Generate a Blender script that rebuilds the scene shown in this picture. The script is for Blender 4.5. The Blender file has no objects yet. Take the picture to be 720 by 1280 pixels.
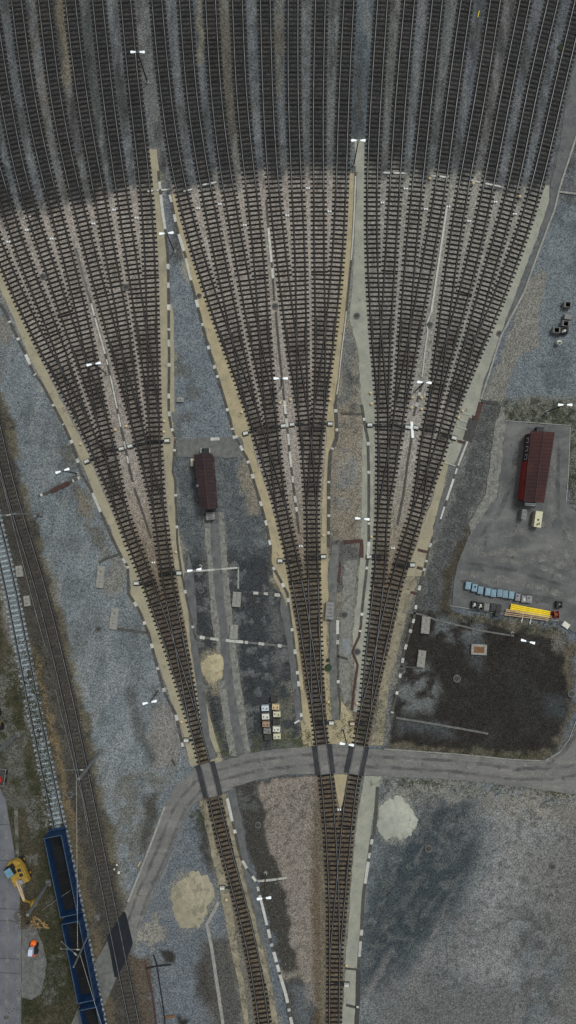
import bpy, math, random
import numpy as np
random.seed(7)
SC = bpy.context.scene
COL = SC.collection
R = math.radians
S = 0.125                      # metres on the ground per photo pixel
H = 109.0                      # drone height
def X(px): return (px - 360.0) * S
def Y(py): return (640.0 - py) * S

# ------------------------------------------------------------------ camera, sky, sun, exposure
cam = bpy.data.cameras.new('camera'); camo = bpy.data.objects.new('camera', cam); COL.objects.link(camo)
camo.location = (0, 0, H); camo.rotation_euler = (0, 0, 0)
cam.sensor_fit = 'VERTICAL'; cam.sensor_height = 36.0; cam.lens = 36.0 * H / 160.0
cam.clip_start = 0.5; cam.clip_end = 12000
SC.camera = camo
SUN_EL, SUN_AZ = R(58), R(40)          # azimuth clockwise from +Y
w = bpy.data.worlds.new('World'); SC.world = w; w.use_nodes = True
nt = w.node_tree; nt.nodes.clear()
out = nt.nodes.new('ShaderNodeOutputWorld'); bg = nt.nodes.new('ShaderNodeBackground')
sky = nt.nodes.new('ShaderNodeTexSky'); sky.sky_type = 'NISHITA'; sky.sun_disc = False
sky.sun_elevation = SUN_EL; sky.sun_rotation = SUN_AZ; sky.dust_density = 4.0; sky.air_density = 1.0
hs = nt.nodes.new('ShaderNodeHueSaturation'); hs.inputs['Saturation'].default_value = 0.22
nt.links.new(sky.outputs[0], hs.inputs['Color']); nt.links.new(hs.outputs[0], bg.inputs[0])
bg.inputs[1].default_value = 0.088; nt.links.new(bg.outputs[0], out.inputs[0])
sl = bpy.data.lights.new('sun', 'SUN'); sl.energy = 1.4; sl.angle = R(12); sl.color = (0.93, 1.0, 0.955)
so = bpy.data.objects.new('sun', sl); COL.objects.link(so)
so.rotation_euler = (math.pi/2 - SUN_EL, 0, -SUN_AZ + math.pi)
# point the sun explicitly: light travels from azimuth SUN_AZ towards the ground
from mathutils import Vector
d = Vector((-math.sin(SUN_AZ)*math.cos(SUN_EL), -math.cos(SUN_AZ)*math.cos(SUN_EL), -math.sin(SUN_EL)))
so.rotation_euler = d.to_track_quat('-Z', 'Y').to_euler()
SC.view_settings.view_transform = 'Standard'; SC.view_settings.look = 'None'
SC.view_settings.gamma = 1.0; SC.view_settings.exposure = 0.0
EXPOSURE = 0.28
SC.view_settings.exposure = EXPOSURE

# ------------------------------------------------------------------ helpers
def lin(c):
    c = np.asarray(c, float) / 255.0
    return np.where(c <= 0.04045, c / 12.92, ((c + 0.055) / 1.055) ** 2.4)
def L(r, g, b):
    v = lin((r, g, b)); return (float(v[0]), float(v[1]), float(v[2]), 1.0)

def mat(name, c1, c2=None, scale=3.0, rough=0.85, metal=0.0, bump=0.0, fine=0.0, fscale=9.0, objrand=0.0, lo=0.35, hi=0.65, spec=0.25, spot=None, stretch=None, dust=None):
    m = bpy.data.materials.new(name); m.use_nodes = True
    t = m.node_tree; b = t.nodes['Principled BSDF']
    b.inputs['Roughness'].default_value = rough; b.inputs['Metallic'].default_value = metal
    b.inputs['Specular IOR Level'].default_value = spec
    tc = t.nodes.new('ShaderNodeTexCoord')
    n = t.nodes.new('ShaderNodeTexNoise'); n.inputs['Scale'].default_value = scale; n.inputs['Detail'].default_value = 6.0
    n.inputs['Roughness'].default_value = 0.62
    t.links.new(tc.outputs['Object'], n.inputs['Vector'])
    r = t.nodes.new('ShaderNodeValToRGB'); r.color_ramp.elements[0].position = lo; r.color_ramp.elements[1].position = hi
    r.color_ramp.elements[0].color = c1; r.color_ramp.elements[1].color = c2 or tuple(min(1, v * 1.25) for v in c1[:3]) + (1,)
    t.links.new(n.outputs['Fac'], r.inputs['Fac'])
    cur = r.outputs['Color']
    if fine > 0:
        f = t.nodes.new('ShaderNodeTexNoise'); f.inputs['Scale'].default_value = fscale; f.inputs['Detail'].default_value = 2.0
        t.links.new(tc.outputs['Object'], f.inputs['Vector'])
        mr = t.nodes.new('ShaderNodeMapRange'); mr.inputs['From Min'].default_value = 0.3; mr.inputs['From Max'].default_value = 0.7
        mr.inputs['To Min'].default_value = 1 - fine; mr.inputs['To Max'].default_value = 1 + fine
        t.links.new(f.outputs['Fac'], mr.inputs['Value'])
        mx = t.nodes.new('ShaderNodeVectorMath'); mx.operation = 'SCALE'
        t.links.new(cur, mx.inputs[0]); t.links.new(mr.outputs[0], mx.inputs['Scale']); cur = mx.outputs[0]
    if dust is not None:          # (colour, scale, vector scale, lo, hi, opacity): streaks of dust or dirt
        dc, ds, dv, dlo, dhi, dop = dust
        mp = t.nodes.new('ShaderNodeMapping'); mp.inputs['Scale'].default_value = dv; mp.inputs['Rotation'].default_value = (0, 0, stretch or 0.0)
        t.links.new(tc.outputs['Object'], mp.inputs['Vector'])
        dn = t.nodes.new('ShaderNodeTexNoise'); dn.inputs['Scale'].default_value = ds; dn.inputs['Detail'].default_value = 7; dn.inputs['Roughness'].default_value = .65; dn.inputs['Distortion'].default_value = .6
        t.links.new(mp.outputs[0], dn.inputs['Vector'])
        mr = t.nodes.new('ShaderNodeMapRange'); mr.interpolation_type = 'SMOOTHSTEP'; mr.inputs['From Min'].default_value = dlo; mr.inputs['From Max'].default_value = dhi; mr.inputs['To Max'].default_value = dop
        t.links.new(dn.outputs['Fac'], mr.inputs['Value'])
        mx = t.nodes.new('ShaderNodeMix'); mx.data_type = 'RGBA'; mx.inputs[7].default_value = dc
        t.links.new(mr.outputs[0], mx.inputs[0]); t.links.new(cur, mx.inputs[6]); cur = mx.outputs[2]
    if spot is not None:
        sc_, lo_, col_ = spot
        dn = t.nodes.new('ShaderNodeTexNoise'); dn.inputs['Scale'].default_value = sc_; dn.inputs['Detail'].default_value = 4; dn.inputs['Roughness'].default_value = .7
        t.links.new(tc.outputs['Object'], dn.inputs['Vector'])
        mr = t.nodes.new('ShaderNodeMapRange'); mr.interpolation_type = 'SMOOTHSTEP'; mr.inputs['From Min'].default_value = lo_; mr.inputs['From Max'].default_value = lo_+.07; mr.inputs['To Max'].default_value = .75
        t.links.new(dn.outputs['Fac'], mr.inputs['Value'])
        mx = t.nodes.new('ShaderNodeMix'); mx.data_type = 'RGBA'; mx.inputs[7].default_value = col_
        t.links.new(mr.outputs[0], mx.inputs[0]); t.links.new(cur, mx.inputs[6]); cur = mx.outputs[2]
    if objrand > 0:
        oi = t.nodes.new('ShaderNodeObjectInfo')
        mr = t.nodes.new('ShaderNodeMapRange'); mr.inputs['To Min'].default_value = 1 - objrand; mr.inputs['To Max'].default_value = 1 + objrand
        t.links.new(oi.outputs['Random'], mr.inputs['Value'])
        mx = t.nodes.new('ShaderNodeVectorMath'); mx.operation = 'SCALE'
        t.links.new(cur, mx.inputs[0]); t.links.new(mr.outputs[0], mx.inputs['Scale']); cur = mx.outputs[0]
    t.links.new(cur, b.inputs['Base Color'])
    if bump > 0:
        bn = t.nodes.new('ShaderNodeBump'); bn.inputs['Strength'].default_value = bump; bn.inputs['Distance'].default_value = 0.05
        t.links.new(n.outputs['Fac'], bn.inputs['Height']); t.links.new(bn.outputs[0], b.inputs['Normal'])
    return m

M = {}
M['sleeper'] = mat('creosoted_timber', L(17, 16, 16), L(33, 30, 28), 3, 0.92, objrand=0.38)
M['sleeper_dark'] = mat('oily_timber', L(16, 16, 16), L(30, 29, 28), 3, 0.8, objrand=0.35)
M['sleeper_conc'] = mat('pale_concrete_sleeper', L(112, 123, 129), L(150, 160, 166), 6, 0.85, objrand=0.15)
M['rust'] = mat('rail_rust', L(16, 15, 14), L(28, 25, 24), 8, 0.85)
M['steel'] = mat('rail_head_steel', L(92, 93, 94), L(126, 127, 128), 1.2, 0.5, 0.2, spec=0.35)
M['steel_dull'] = mat('rail_head_dull_steel', L(52, 51, 50), L(84, 82, 80), .6, 0.6, 0.1, spec=0.3)
M['asphalt'] = mat('worn_asphalt', L(92, 91, 90), L(114, 112, 110), 0.35, 0.9, fine=0.12, fscale=5, lo=0.3, hi=0.7, dust=(L(130, 126, 121), .5, (.35, 1.4, 1), .48, .68, .6), spot=(.9, .6, L(72, 72, 71)))
M['asphalt_pad'] = mat('dusty_asphalt', L(76, 77, 78), L(100, 100, 99), 0.28, 0.9, fine=0.13, fscale=5, lo=0.36, hi=0.66, dust=(L(126, 125, 122), .16, (.6, 1.5, 1), .46, .74, .6), stretch=.35, spot=(.5, .6, L(66, 64, 62)))
M['concrete_road'] = mat('concrete_road', L(86, 88, 93), L(102, 103, 108), 0.4, 0.9, fine=0.07, spot=(.5, .6, L(78, 80, 84)))
M['beige'] = mat('beige_walkway', L(130, 124, 106), L(152, 144, 122), 0.5, 0.95, fine=0.1, fscale=5, lo=0.3, hi=0.7, spot=(.8, .60, L(104, 98, 84)))
M['ochre'] = mat('ochre_walkway', L(137, 128, 105), L(159, 147, 119), 0.5, 0.95, fine=0.1, fscale=5, spot=(.8, .60, L(108, 100, 84)))
M['greenish'] = mat('greenish_walkway', L(126, 127, 118), L(146, 145, 132), 0.5, 0.95, fine=0.09, fscale=5, spot=(.8, .61, L(100, 100, 92)))
M['walk_low'] = mat('stained_walkway', L(108, 102, 88), L(142, 134, 114), 0.8, 0.95, fine=0.12, fscale=5, spot=(1.0, .53, L(76, 74, 64)))
M['concrete'] = mat('concrete', L(118, 118, 114), L(146, 144, 138), 2, 0.9, fine=0.08)
M['concrete_dark'] = mat('weathered_concrete', L(82, 83, 82), L(106, 106, 103), 1.2, 0.9, fine=0.1)
M['path_grey'] = mat('grey_path', L(80, 81, 82), L(98, 98, 98), 0.8, 0.9, fine=0.1, fscale=5, spot=(.7, .58, L(66, 67, 68)))
M['verge'] = mat('pale_gravel_verge', L(96, 96, 92), L(128, 126, 120), 1.6, 0.95, fine=0.28, fscale=5, spot=(1.4, .57, L(70, 70, 66)))
M['trough'] = mat('trough_cover', L(62, 60, 57), L(82, 80, 76), 2, 0.9)
M['trough_red'] = mat('rust_red_cover', L(60, 44, 41), L(78, 55, 51), 2, 0.8)
M['lid'] = mat('pale_concrete_lid', L(150, 150, 144), L(184, 183, 176), 3, 0.85, objrand=0.14)
M['white'] = mat('white_paint', L(205, 208, 210), L(228, 230, 232), 2, 0.5)
M['lamp_white'] = mat('lamp_housing', L(232, 238, 242), L(246, 250, 252), 2, 0.4)
M['grey_metal'] = mat('galvanised_metal', L(104, 108, 110), L(128, 132, 134), 3, 0.55, 0.3)
M['dark_metal'] = mat('dark_metal', L(32, 33, 35), L(46, 47, 49), 3, 0.6, 0.2)
M['black'] = mat('black_rubber', L(20, 24, 30), L(30, 34, 41), 0.8, 0.7)
M['panel'] = mat('crossing_panel', L(42, 43, 46), L(58, 58, 61), 0.8, 0.85, fine=0.05)
M['roof'] = mat('maroon_roof', L(42, 32, 34), L(52, 38, 40), 0.7, 0.8, fine=0.07, dust=(L(64, 52, 50), .8, (1, .3, 1), .55, .75, .5))
M['roof2'] = mat('maroon_roof_faded', L(44, 30, 31), L(64, 38, 36), 0.25, 0.8, fine=0.07, dust=(L(78, 46, 40), .5, (1, .3, 1), .5, .75, .6))
M['wall_maroon'] = mat('maroon_wall', L(64, 46, 46), L(78, 56, 54), 1, 0.8)
M['wall_red'] = mat('red_cladding', L(122, 44, 41), L(140, 54, 49), 1, 0.7)
M['glass'] = mat('window_glass', L(30, 38, 44), L(46, 56, 64), 1, 0.1, spec=0.5)
M['blue_bin'] = mat('pale_blue_plastic', L(104, 128, 142), L(124, 146, 158), 3, 0.6, objrand=0.1)
M['grey_bin'] = mat('grey_bin', L(110, 111, 114), L(138, 138, 140), 3, 0.7)
M['dark_bin'] = mat('dark_bin', L(46, 47, 49), L(66, 66, 68), 3, 0.7)
M['yellow'] = mat('yellow_plastic', L(206, 176, 20), L(228, 198, 36), 2, 0.5)
M['myellow'] = mat('machine_yellow', L(136, 110, 44), L(160, 130, 58), 2, 0.6, spot=(2.5, .56, L(84, 72, 48)))
M['wood'] = mat('pale_timber', L(152, 130, 102), L(182, 160, 130), 4, 0.9)
M['red'] = mat('red_paint', L(150, 36, 32), L(172, 52, 44), 2, 0.5)
M['orange'] = mat('orange_paint', L(226, 98, 34), L(240, 116, 48), 2, 0.5)
M['orange_dull'] = mat('dull_orange', L(150, 70, 40), L(172, 84, 50), 2, 0.6)
M['wagon_blue'] = mat('wagon_blue', L(14, 36, 66), L(24, 50, 84), 0.8, 0.6, dust=(L(44, 52, 60), 1.2, (1, .4, 1), .55, .75, .5))
M['wagon_rim'] = mat('wagon_rim', L(40, 60, 80), L(64, 82, 98), 2, 0.6)
M['wagon_in'] = mat('wagon_interior', L(12, 14, 17), L(26, 26, 27), 0.6, 0.9)
M['cabglass'] = mat('cab_roof_glass', L(84, 120, 140), L(104, 140, 158), 2, 0.2, spec=0.5)
M['sand'] = mat('sand', L(146, 137, 112), L(168, 158, 130), 1.5, 0.95, fine=0.14, spot=(.8, .56, L(126, 116, 90)))
M['sand_dull'] = mat('pale_grit', L(130, 125, 108), L(152, 145, 124), 1.2, 0.95, fine=0.14, spot=(.45, .53, L(112, 108, 94)))
M['sand_green'] = mat('greenish_grit', L(142, 144, 134), L(160, 160, 148), 0.7, 0.95, fine=0.1, spot=(.8, .62, L(120, 120, 110)))
M['twig'] = mat('twigs', L(70, 60, 48), L(100, 88, 70), 3, 0.95, objrand=0.2)
M['log'] = mat('cut_wood', L(112, 92, 60), L(146, 122, 82), 3, 0.9)
M['grass'] = mat('grass', L(40, 44, 30), L(62, 62, 42), 1.2, 0.95)
M['weed'] = mat('weeds', L(52, 58, 42), L(76, 80, 56), 1.2, 0.95)
M['rustmat'] = mat('rusty_plate', L(96, 70, 48), L(122, 88, 60), 3, 0.9)
M['cover'] = mat('cast_iron', L(50, 50, 50), L(70, 69, 67), 4, 0.8)
M['green'] = mat('dark_green', L(30, 48, 36), L(42, 62, 46), 4, 0.7)
M['lightblue'] = mat('pale_blue_hood', L(176, 184, 206), L(196, 203, 222), 2, 0.5)
M['cream'] = mat('cream_paint', L(176, 172, 146), L(196, 191, 164), 2, 0.7)
M['pinkcrate'] = mat('weathered_orange_crate', L(138, 114, 96), L(160, 134, 112), 2, 0.8)
M['tan'] = mat('tan_crate', L(176, 156, 122), L(194, 174, 138), 2, 0.8)
M['palewhite'] = mat('off_white_crate', L(184, 182, 172), L(206, 203, 192), 2, 0.8)
M['bluewhite'] = mat('bluish_white_crate', L(170, 178, 186), L(192, 199, 204), 2, 0.8)
M['darkcrate'] = mat('dark_crate', L(50, 50, 48), L(70, 69, 66), 2, 0.85)
M['midcrate'] = mat('grey_crate', L(104, 103, 102), L(132, 130, 128), 2, 0.85)

M['hatch_lid'] = mat('hatch_lid_concrete', L(118, 116, 112), L(142, 140, 134), 2.5, .9, fine=.1, spot=(1.6, .58, L(98, 95, 90)))
class MB:
    def __init__(s): s.v = []; s.f = []; s.m = []
    def face(s, pts, mi=0):
        b = len(s.v); s.v += [tuple(p) for p in pts]; s.f.append(tuple(range(b, b + len(pts)))); s.m.append(mi)
    def box(s, c, d, rz=0.0, mi=0, taper=1.0, top=None):
        x, y, z = c; a, b_, h = d[0]/2, d[1]/2, d[2]; cs, sn = math.cos(rz), math.sin(rz)
        b = len(s.v)
        for k, zz in ((1.0, z), (taper, z + h)):
            for sx, sy in ((-1, -1), (1, -1), (1, 1), (-1, 1)):
                u, v_ = sx*a*k, sy*b_*k
                s.v.append((x + u*cs - v_*sn, y + u*sn + v_*cs, zz))
        for q in ((3, 2, 1, 0), (4, 5, 6, 7), (0, 1, 5, 4), (1, 2, 6, 5), (2, 3, 7, 6), (3, 0, 4, 7)):
            s.f.append(tuple(b + i for i in q)); s.m.append(mi if not (top is not None and q == (4, 5, 6, 7)) else top)
    def tube(s, p, q, r, r2=None, n=8, mi=0):
        p, q = Vector(p), Vector(q); r2 = r if r2 is None else r2
        ax = (q - p).normalized(); up = Vector((0, 0, 1)) if abs(ax.z) < 0.95 else Vector((1, 0, 0))
        e1 = ax.cross(up).normalized(); e2 = ax.cross(e1)
        b = len(s.v)
        for c, rr in ((p, r), (q, r2)):
            for i in range(n):
                a = 2*math.pi*i/n; s.v.append(tuple(c + e1*math.cos(a)*rr + e2*math.sin(a)*rr))
        for i in range(n):
            j = (i+1) % n; s.f.append((b+j, b+i, b+n+i, b+n+j)); s.m.append(mi)
        s.f.append(tuple(b+i for i in range(n))); s.m.append(mi)
        s.f.append(tuple(b+n+i for i in reversed(range(n)))); s.m.append(mi)
    def lathe(s, c, prof, n=16, mi=0):
        b = len(s.v)
        for (r, z) in prof:
            for i in range(n):
                a = 2*math.pi*i/n; s.v.append((c[0]+r*math.cos(a), c[1]+r*math.sin(a), c[2]+z))
        for k in range(len(prof)-1):
            for i in range(n):
                j = (i+1) % n; s.f.append((b+k*n+i, b+k*n+j, b+(k+1)*n+j, b+(k+1)*n+i)); s.m.append(mi)
        s.f.append(tuple(b+(len(prof)-1)*n+i for i in range(n))); s.m.append(mi)
    def prism(s, pts, z0, z1, mi=0):
        n = len(pts); b = len(s.v)
        a = sum(pts[i][0]*pts[(i+1) % n][1]-pts[(i+1) % n][0]*pts[i][1] for i in range(n))
        if a < 0: pts = pts[::-1]
        s.v += [(x, y, z0) for x, y in pts] + [(x, y, z1) for x, y in pts]
        s.f.append(tuple(b+n+i for i in range(n))); s.m.append(mi)
        for i in range(n):
            j = (i+1) % n; s.f.append((b+i, b+j, b+n+j, b+n+i)); s.m.append(mi)
    def build(s, name, mats, parent=None, smooth=False):
        if not isinstance(mats, (list, tuple)): mats = [mats]
        V = np.array(s.v, float)
        if parent is None:
            org = np.array([(V[:, 0].min()+V[:, 0].max())/2, (V[:, 1].min()+V[:, 1].max())/2, V[:, 2].min()]); rz = 0
            loc = org
        else:
            # world (or already local, for parents still at the origin) -> parent space
            org = np.array(parent.location); rz = 0; loc = np.zeros(3)
        V = V - org
        me = bpy.data.meshes.new(name); me.from_pydata(V.tolist(), [], s.f)
        for m_ in mats: me.materials.append(m_)
        me.polygons.foreach_set('material_index', s.m)
        if smooth: me.polygons.foreach_set('use_smooth', [True]*len(s.f))
        me.update()
        o = bpy.data.objects.new(name, me); COL.objects.link(o); o.location = loc
        if parent is not None: o.parent = parent
        return o

def tag(o, label=None, cat=None, group=None, kind=None):
    if label: o['label'] = label
    if cat: o['category'] = cat
    if group: o['group'] = group
    if kind: o['kind'] = kind
    return o
def empty(name, loc, label, cat, group=None, rz=0.0):
    e = bpy.data.objects.new(name, None); COL.objects.link(e); e.location = loc; e.rotation_euler = (0, 0, rz)
    e.empty_display_size = 0.3
    return tag(e, label, cat, group)
def place(e, x, y, rz=0.0, z=0.0):
    e.location = (x, y, z); e.rotation_euler = (0, 0, rz)
def kids(o): return [c for c in bpy.data.objects if c.parent == o]
def dup(o, x, y, rz, label, z=0.0, ch=None):
    c = o.copy(); COL.objects.link(c); c.location = (x, y, z); c.rotation_euler = (0, 0, rz); c['label'] = label
    for k in (ch if ch is not None else kids(o)):
        k2 = k.copy(); COL.objects.link(k2); k2.parent = c
    return c
ORD = ['first', 'second', 'third', 'fourth', 'fifth', 'sixth', 'seventh', 'eighth', 'ninth', 'tenth', 'eleventh', 'twelfth', 'thirteenth', 'fourteenth', 'fifteenth']

# ------------------------------------------------------------------ track alignment tables (photo pixels on the ground)
YS = np.arange(-60, 1342, 2.0)
def spline(pts, sig=16.0):
    p = sorted(pts); y = np.array([a for a, b in p]); x = np.array([b for a, b in p])
    n = len(y); h = np.diff(y); A = np.zeros((n, n)); r = np.zeros(n); A[0, 0] = A[-1, -1] = 1
    for i in range(1, n-1):
        A[i, i-1] = h[i-1]; A[i, i] = 2*(h[i-1]+h[i]); A[i, i+1] = h[i]
        r[i] = 3*((x[i+1]-x[i])/h[i] - (x[i]-x[i-1])/h[i-1])
    c = np.linalg.solve(A, r); ye = np.arange(y[0]-200, y[-1]+201, 2.0)
    k = np.clip(np.searchsorted(y, ye)-1, 0, n-2)
    b = (x[k+1]-x[k])/h[k] - h[k]*(2*c[k]+c[k+1])/3; dd = (c[k+1]-c[k])/(3*h[k]); t = ye-y[k]
    v = x[k]+b*t+c[k]*t*t+dd*t**3
    s0 = (x[1]-x[0])/h[0] - h[0]*(2*c[0]+c[1])/3; v = np.where(ye < y[0], x[0]+s0*(ye-y[0]), v)
    s1 = b[-1]+2*c[-2]*h[-1]+3*(c[-1]-c[-2])/(3*h[-1])*h[-1]**2; v = np.where(ye > y[-1], x[-1]+s1*(ye-y[-1]), v)
    kk = np.exp(-0.5*(np.arange(-60, 61, 2.0)/sig)**2); kk /= kk.sum()
    vp = np.pad(v, 30, mode='reflect', reflect_type='odd'); v = np.convolve(vp, kk, 'valid')
    return np.interp(YS, ye, v)

GR = {}
GR['left'] = dict(
    leaf=[{20: -62, 130: -63, 240: -30, 340: 11, 440: 58}, {20: -15, 130: -22, 240: 3, 340: 36.3, 440: 76},
          {20: -9, 130: 8.5, 240: 32, 340: 64.3, 440: 98}, {20: 23.4, 130: 39.3, 240: 63.8, 340: 89.3, 440: 112},
          {20: 57, 130: 71.5, 240: 94, 340: 119.3, 440: 146.5}, {20: 90.5, 130: 104.3, 240: 123.5, 340: 142, 440: 159},
          {20: 124.3, 130: 136.5, 240: 152, 340: 166.8, 440: 181.5}, {20: 159.2, 130: 169.8, 240: 182, 340: 188, 440: 190.5}],
    l1=[{530: 106, 575: 126}, {530: 129, 575: 139.5}, {530: 171, 575: 182.5}, {530: 192.8, 575: 194.5}],
    l2=[{640: 152, 720: 182, 820: 217}, {640: 198.5, 720: 208.8, 820: 227.5}],
    l3=[{925: 248.5, 975: 262, 1020: 272.3, 1107: 295.5, 1193: 316.5, 1280: 330, 1330: 337}],
    t1=[577, 561, 558, 551], t2=[729, 716], t3=925)
GR['left']['leaf'][0] = {20: -113, 130: -74, 240: -30, 340: 11, 440: 58}
GR['left']['leaf'][1] = {20: -46, 130: -25, 240: 3, 340: 36.3, 440: 76}
GR['middle'] = dict(
    leaf=[{20: 197.9, 130: 209, 240: 227.5, 340: 254.8, 440: 289}, {20: 232, 130: 241.3, 240: 258.5, 340: 278.3, 440: 299},
          {20: 264.3, 130: 271.6, 240: 286.2, 340: 303.5, 440: 322.5}, {20: 297.5, 130: 303, 240: 314.5, 340: 324.8, 440: 331.5},
          {20: 332, 130: 335.3, 240: 342.8, 340: 354, 440: 367}, {20: 366.3, 130: 366.8, 240: 371.2, 340: 375.5, 440: 377},
          {20: 400, 130: 397.8, 240: 398.3, 340: 399.3, 440: 400.5}, {20: 435, 130: 429.6, 240: 426, 340: 420, 440: 409}],
    l1=[{530: 320, 570: 332}, {530: 339.6, 570: 343.5}, {530: 380.5, 570: 384.5}, {530: 397.5, 570: 394}],
    l2=[{640: 352.5, 720: 370, 820: 386.9}, {640: 389.5, 720: 391.2, 820: 394.4}],
    l3=[{903: 398.5, 920: 400.6, 973: 407.5, 1020: 411.8, 1107: 416.8, 1200: 418, 1280: 417.5, 1330: 417}],
    t1=[539, 536, 536, 535], t2=[700, 697], t3=903)
GR['right'] = dict(
    leaf=[{20: 476.8, 130: 469.5, 240: 465, 340: 466.3, 440: 472.5}, {20: 510, 130: 500.3, 240: 493, 340: 486.8, 440: 481},
          {20: 544.5, 130: 532.5, 240: 520.8, 340: 511.5, 440: 504.5}, {20: 579.7, 130: 564.3, 240: 549.5, 340: 532, 440: 513.5},
          {20: 616, 130: 598.3, 240: 578.3, 340: 563, 440: 550.5}, {20: 652, 130: 630, 240: 608.8, 340: 586.8, 440: 559.5},
          {20: 686.5, 130: 661.8, 240: 639.2, 340: 611.3, 440: 583.5}, {20: 720, 130: 694, 240: 667.8, 340: 635, 440: 594}],
    l1=[{530: 479, 570: 479}, {530: 497, 570: 491}, {530: 537, 570: 530}, {530: 558, 570: 547}],
    l2=[{640: 478.5, 720: 474, 820: 463}, {640: 521, 720: 496.5, 820: 473.5}],
    l3=[{904: 454.5, 920: 451.6, 973: 440.7, 1020: 434.5, 1107: 426.5, 1200: 418.6, 1230: 418, 1280: 417.5, 1330: 417}],
    t1=[533, 535, 536, 547], t2=[697, 706], t3=904)
def smooth(a): a = np.clip(a, 0, 1); return a*a*(3-2*a)
PATH = {}
for g, G in GR.items():
    full = []
    for i in range(8):
        p = dict(G['leaf'][i]); p.update(G['l1'][i//2]); p.update(G['l2'][i//4]); p.update(G['l3'][0])
        full.append(spline(p.items()))
    F = np.array(full)
    for lvl, n, ts in ((1, 2, G['t1']), (2, 4, G['t2']), (3, 8, [G['t3']])):
        for k in range(8//n):
            idx = list(range(k*n, k*n+n)); toe = ts[k]
            mean = F[idx].mean(0); wgt = smooth((YS-(toe-45))/45.0)
            for j in idx: F[j] = F[j]*(1-wgt)+mean*wgt
    PATH[g] = F
# final meeting of the middle and right leads
toe4 = 1228
mean = (PATH['middle'][0]+PATH['right'][0])/2; wgt = smooth((YS-(toe4-60))/60.0)
for g in ('middle', 'right'):
    for i in range(8): PATH[g][i] = PATH[g][i]*(1-wgt)+mean*wgt
T1 = spline({560: -23, 620: -14, 683: 1, 740: 13.9, 870: 39.4, 935: 52.6, 1000: 66.3, 1037: 74.3, 1140: 95.5, 1280: 123.5, 1330: 133}.items(), 12)
T2 = spline({400: -34, 468: -20, 530: -6, 610: 13.1, 675: 32.5, 740: 52, 805: 68.8, 870: 84.2, 1000: 111.3, 1130: 137.7, 1220: 155.8, 1280: 168.3, 1330: 178}.items(), 12)
def px_at(path, y): return float(np.interp(y, YS, path))
def slope(path, y): return (px_at(path, y+4)-px_at(path, y-4))/8.0

# ------------------------------------------------------------------ noise for the ground
def vnoise(x, y, sc, seed):
    rs = np.random.RandomState(seed); T = rs.rand(256, 256)
    u, v_ = x/sc+seed*3.7, y/sc+seed*5.1; i, j = np.floor(u).astype(int), np.floor(v_).astype(int)
    a, b = u-i, v_-j; a = a*a*(3-2*a); b = b*b*(3-2*b)
    g = lambda p, q: T[p % 256, q % 256]
    return (g(i, j)*(1-a)+g(i+1, j)*a)*(1-b)+(g(i, j+1)*(1-a)+g(i+1, j+1)*a)*b
def fbm(x, y, sc, seed, o=4):
    t = 0; a = 1; n = 0
    for k in range(o): t = t+a*vnoise(x, y, sc/2**k, seed+k*11); n += a; a *= 0.55
    return t/n
gx = np.concatenate([[-24000, -8000, -2500, -700, -250], np.arange(-90, 812, 2.0), [960, 1400, 3200, 9000, 24000]])
gy = np.concatenate([[-24000, -8000, -2500, -700, -250], np.arange(-80, 1362, 2.0), [1500, 2000, 3800, 9000, 24000]])
PX, PY = np.meshgrid(gx, gy)
shp = PX.shape
wx = PX+(fbm(PX, PY, 14, 1)-.5)*14; wy = PY+(fbm(PX, PY, 14, 2)-.5)*14
C = np.zeros(shp+(3,)); C[:] = lin((88, 94, 100))
big = fbm(PX, PY, 60, 5, 5); mid = fbm(PX, PY, 12, 6, 4)
def gcol(col):
    c = np.array(col, float); g = c.mean(); k = 0.66 if c[2] > c[0] else 0.95
    c = g+(c-g)*k
    if c[2] > c[0]: c = c+np.array([0.6, 0.3, 0.0])
    return lin(c)
def blend(mask, col):
    global C
    m = mask[..., None]; C[:] = C*(1-m)+gcol(col)*m
def inpoly(poly, soft=3.0, warp=1.0):
    P = np.array(poly, float); m = np.zeros(shp)
    x0, y0 = P.min(0)-12-soft; x1, y1 = P.max(0)+12+soft
    r = np.where((gy >= y0) & (gy <= y1))[0]; c = np.where((gx >= x0) & (gx <= x1))[0]
    if len(r) == 0 or len(c) == 0: return m
    sl_ = np.s_[r[0]:r[-1]+1, c[0]:c[-1]+1]
    x = PX[sl_]*(1-warp)+wx[sl_]*warp; y = PY[sl_]*(1-warp)+wy[sl_]*warp
    ins = np.zeros(x.shape, bool); dist = np.full(x.shape, 1e9)
    for i in range(len(P)):
        ax, ay = P[i]; bx, by = P[(i+1) % len(P)]
        if ay != by:
            cr = ((ay > y) != (by > y)) & (x < (bx-ax)*(y-ay)/(by-ay)+ax); ins ^= cr
        dx, dy = bx-ax, by-ay; t = np.clip(((x-ax)*dx+(y-ay)*dy)/(dx*dx+dy*dy+1e-9), 0, 1)
        dist = np.minimum(dist, np.hypot(x-ax-t*dx, y-ay-t*dy))
    sd = np.where(ins, dist, -dist); m[sl_] = smooth(sd/soft*0.5+0.5)
    return m
def paint(poly, col, soft=3.0, op=1.0, warp=1.0, tex=None, texlo=0.35, texhi=0.6):
    m = inpoly(poly, soft, warp)*op
    if tex is not None: m = m*smooth((tex-texlo)/(texhi-texlo))
    blend(m, col)

GRN = (82, 90, 98)
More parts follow.
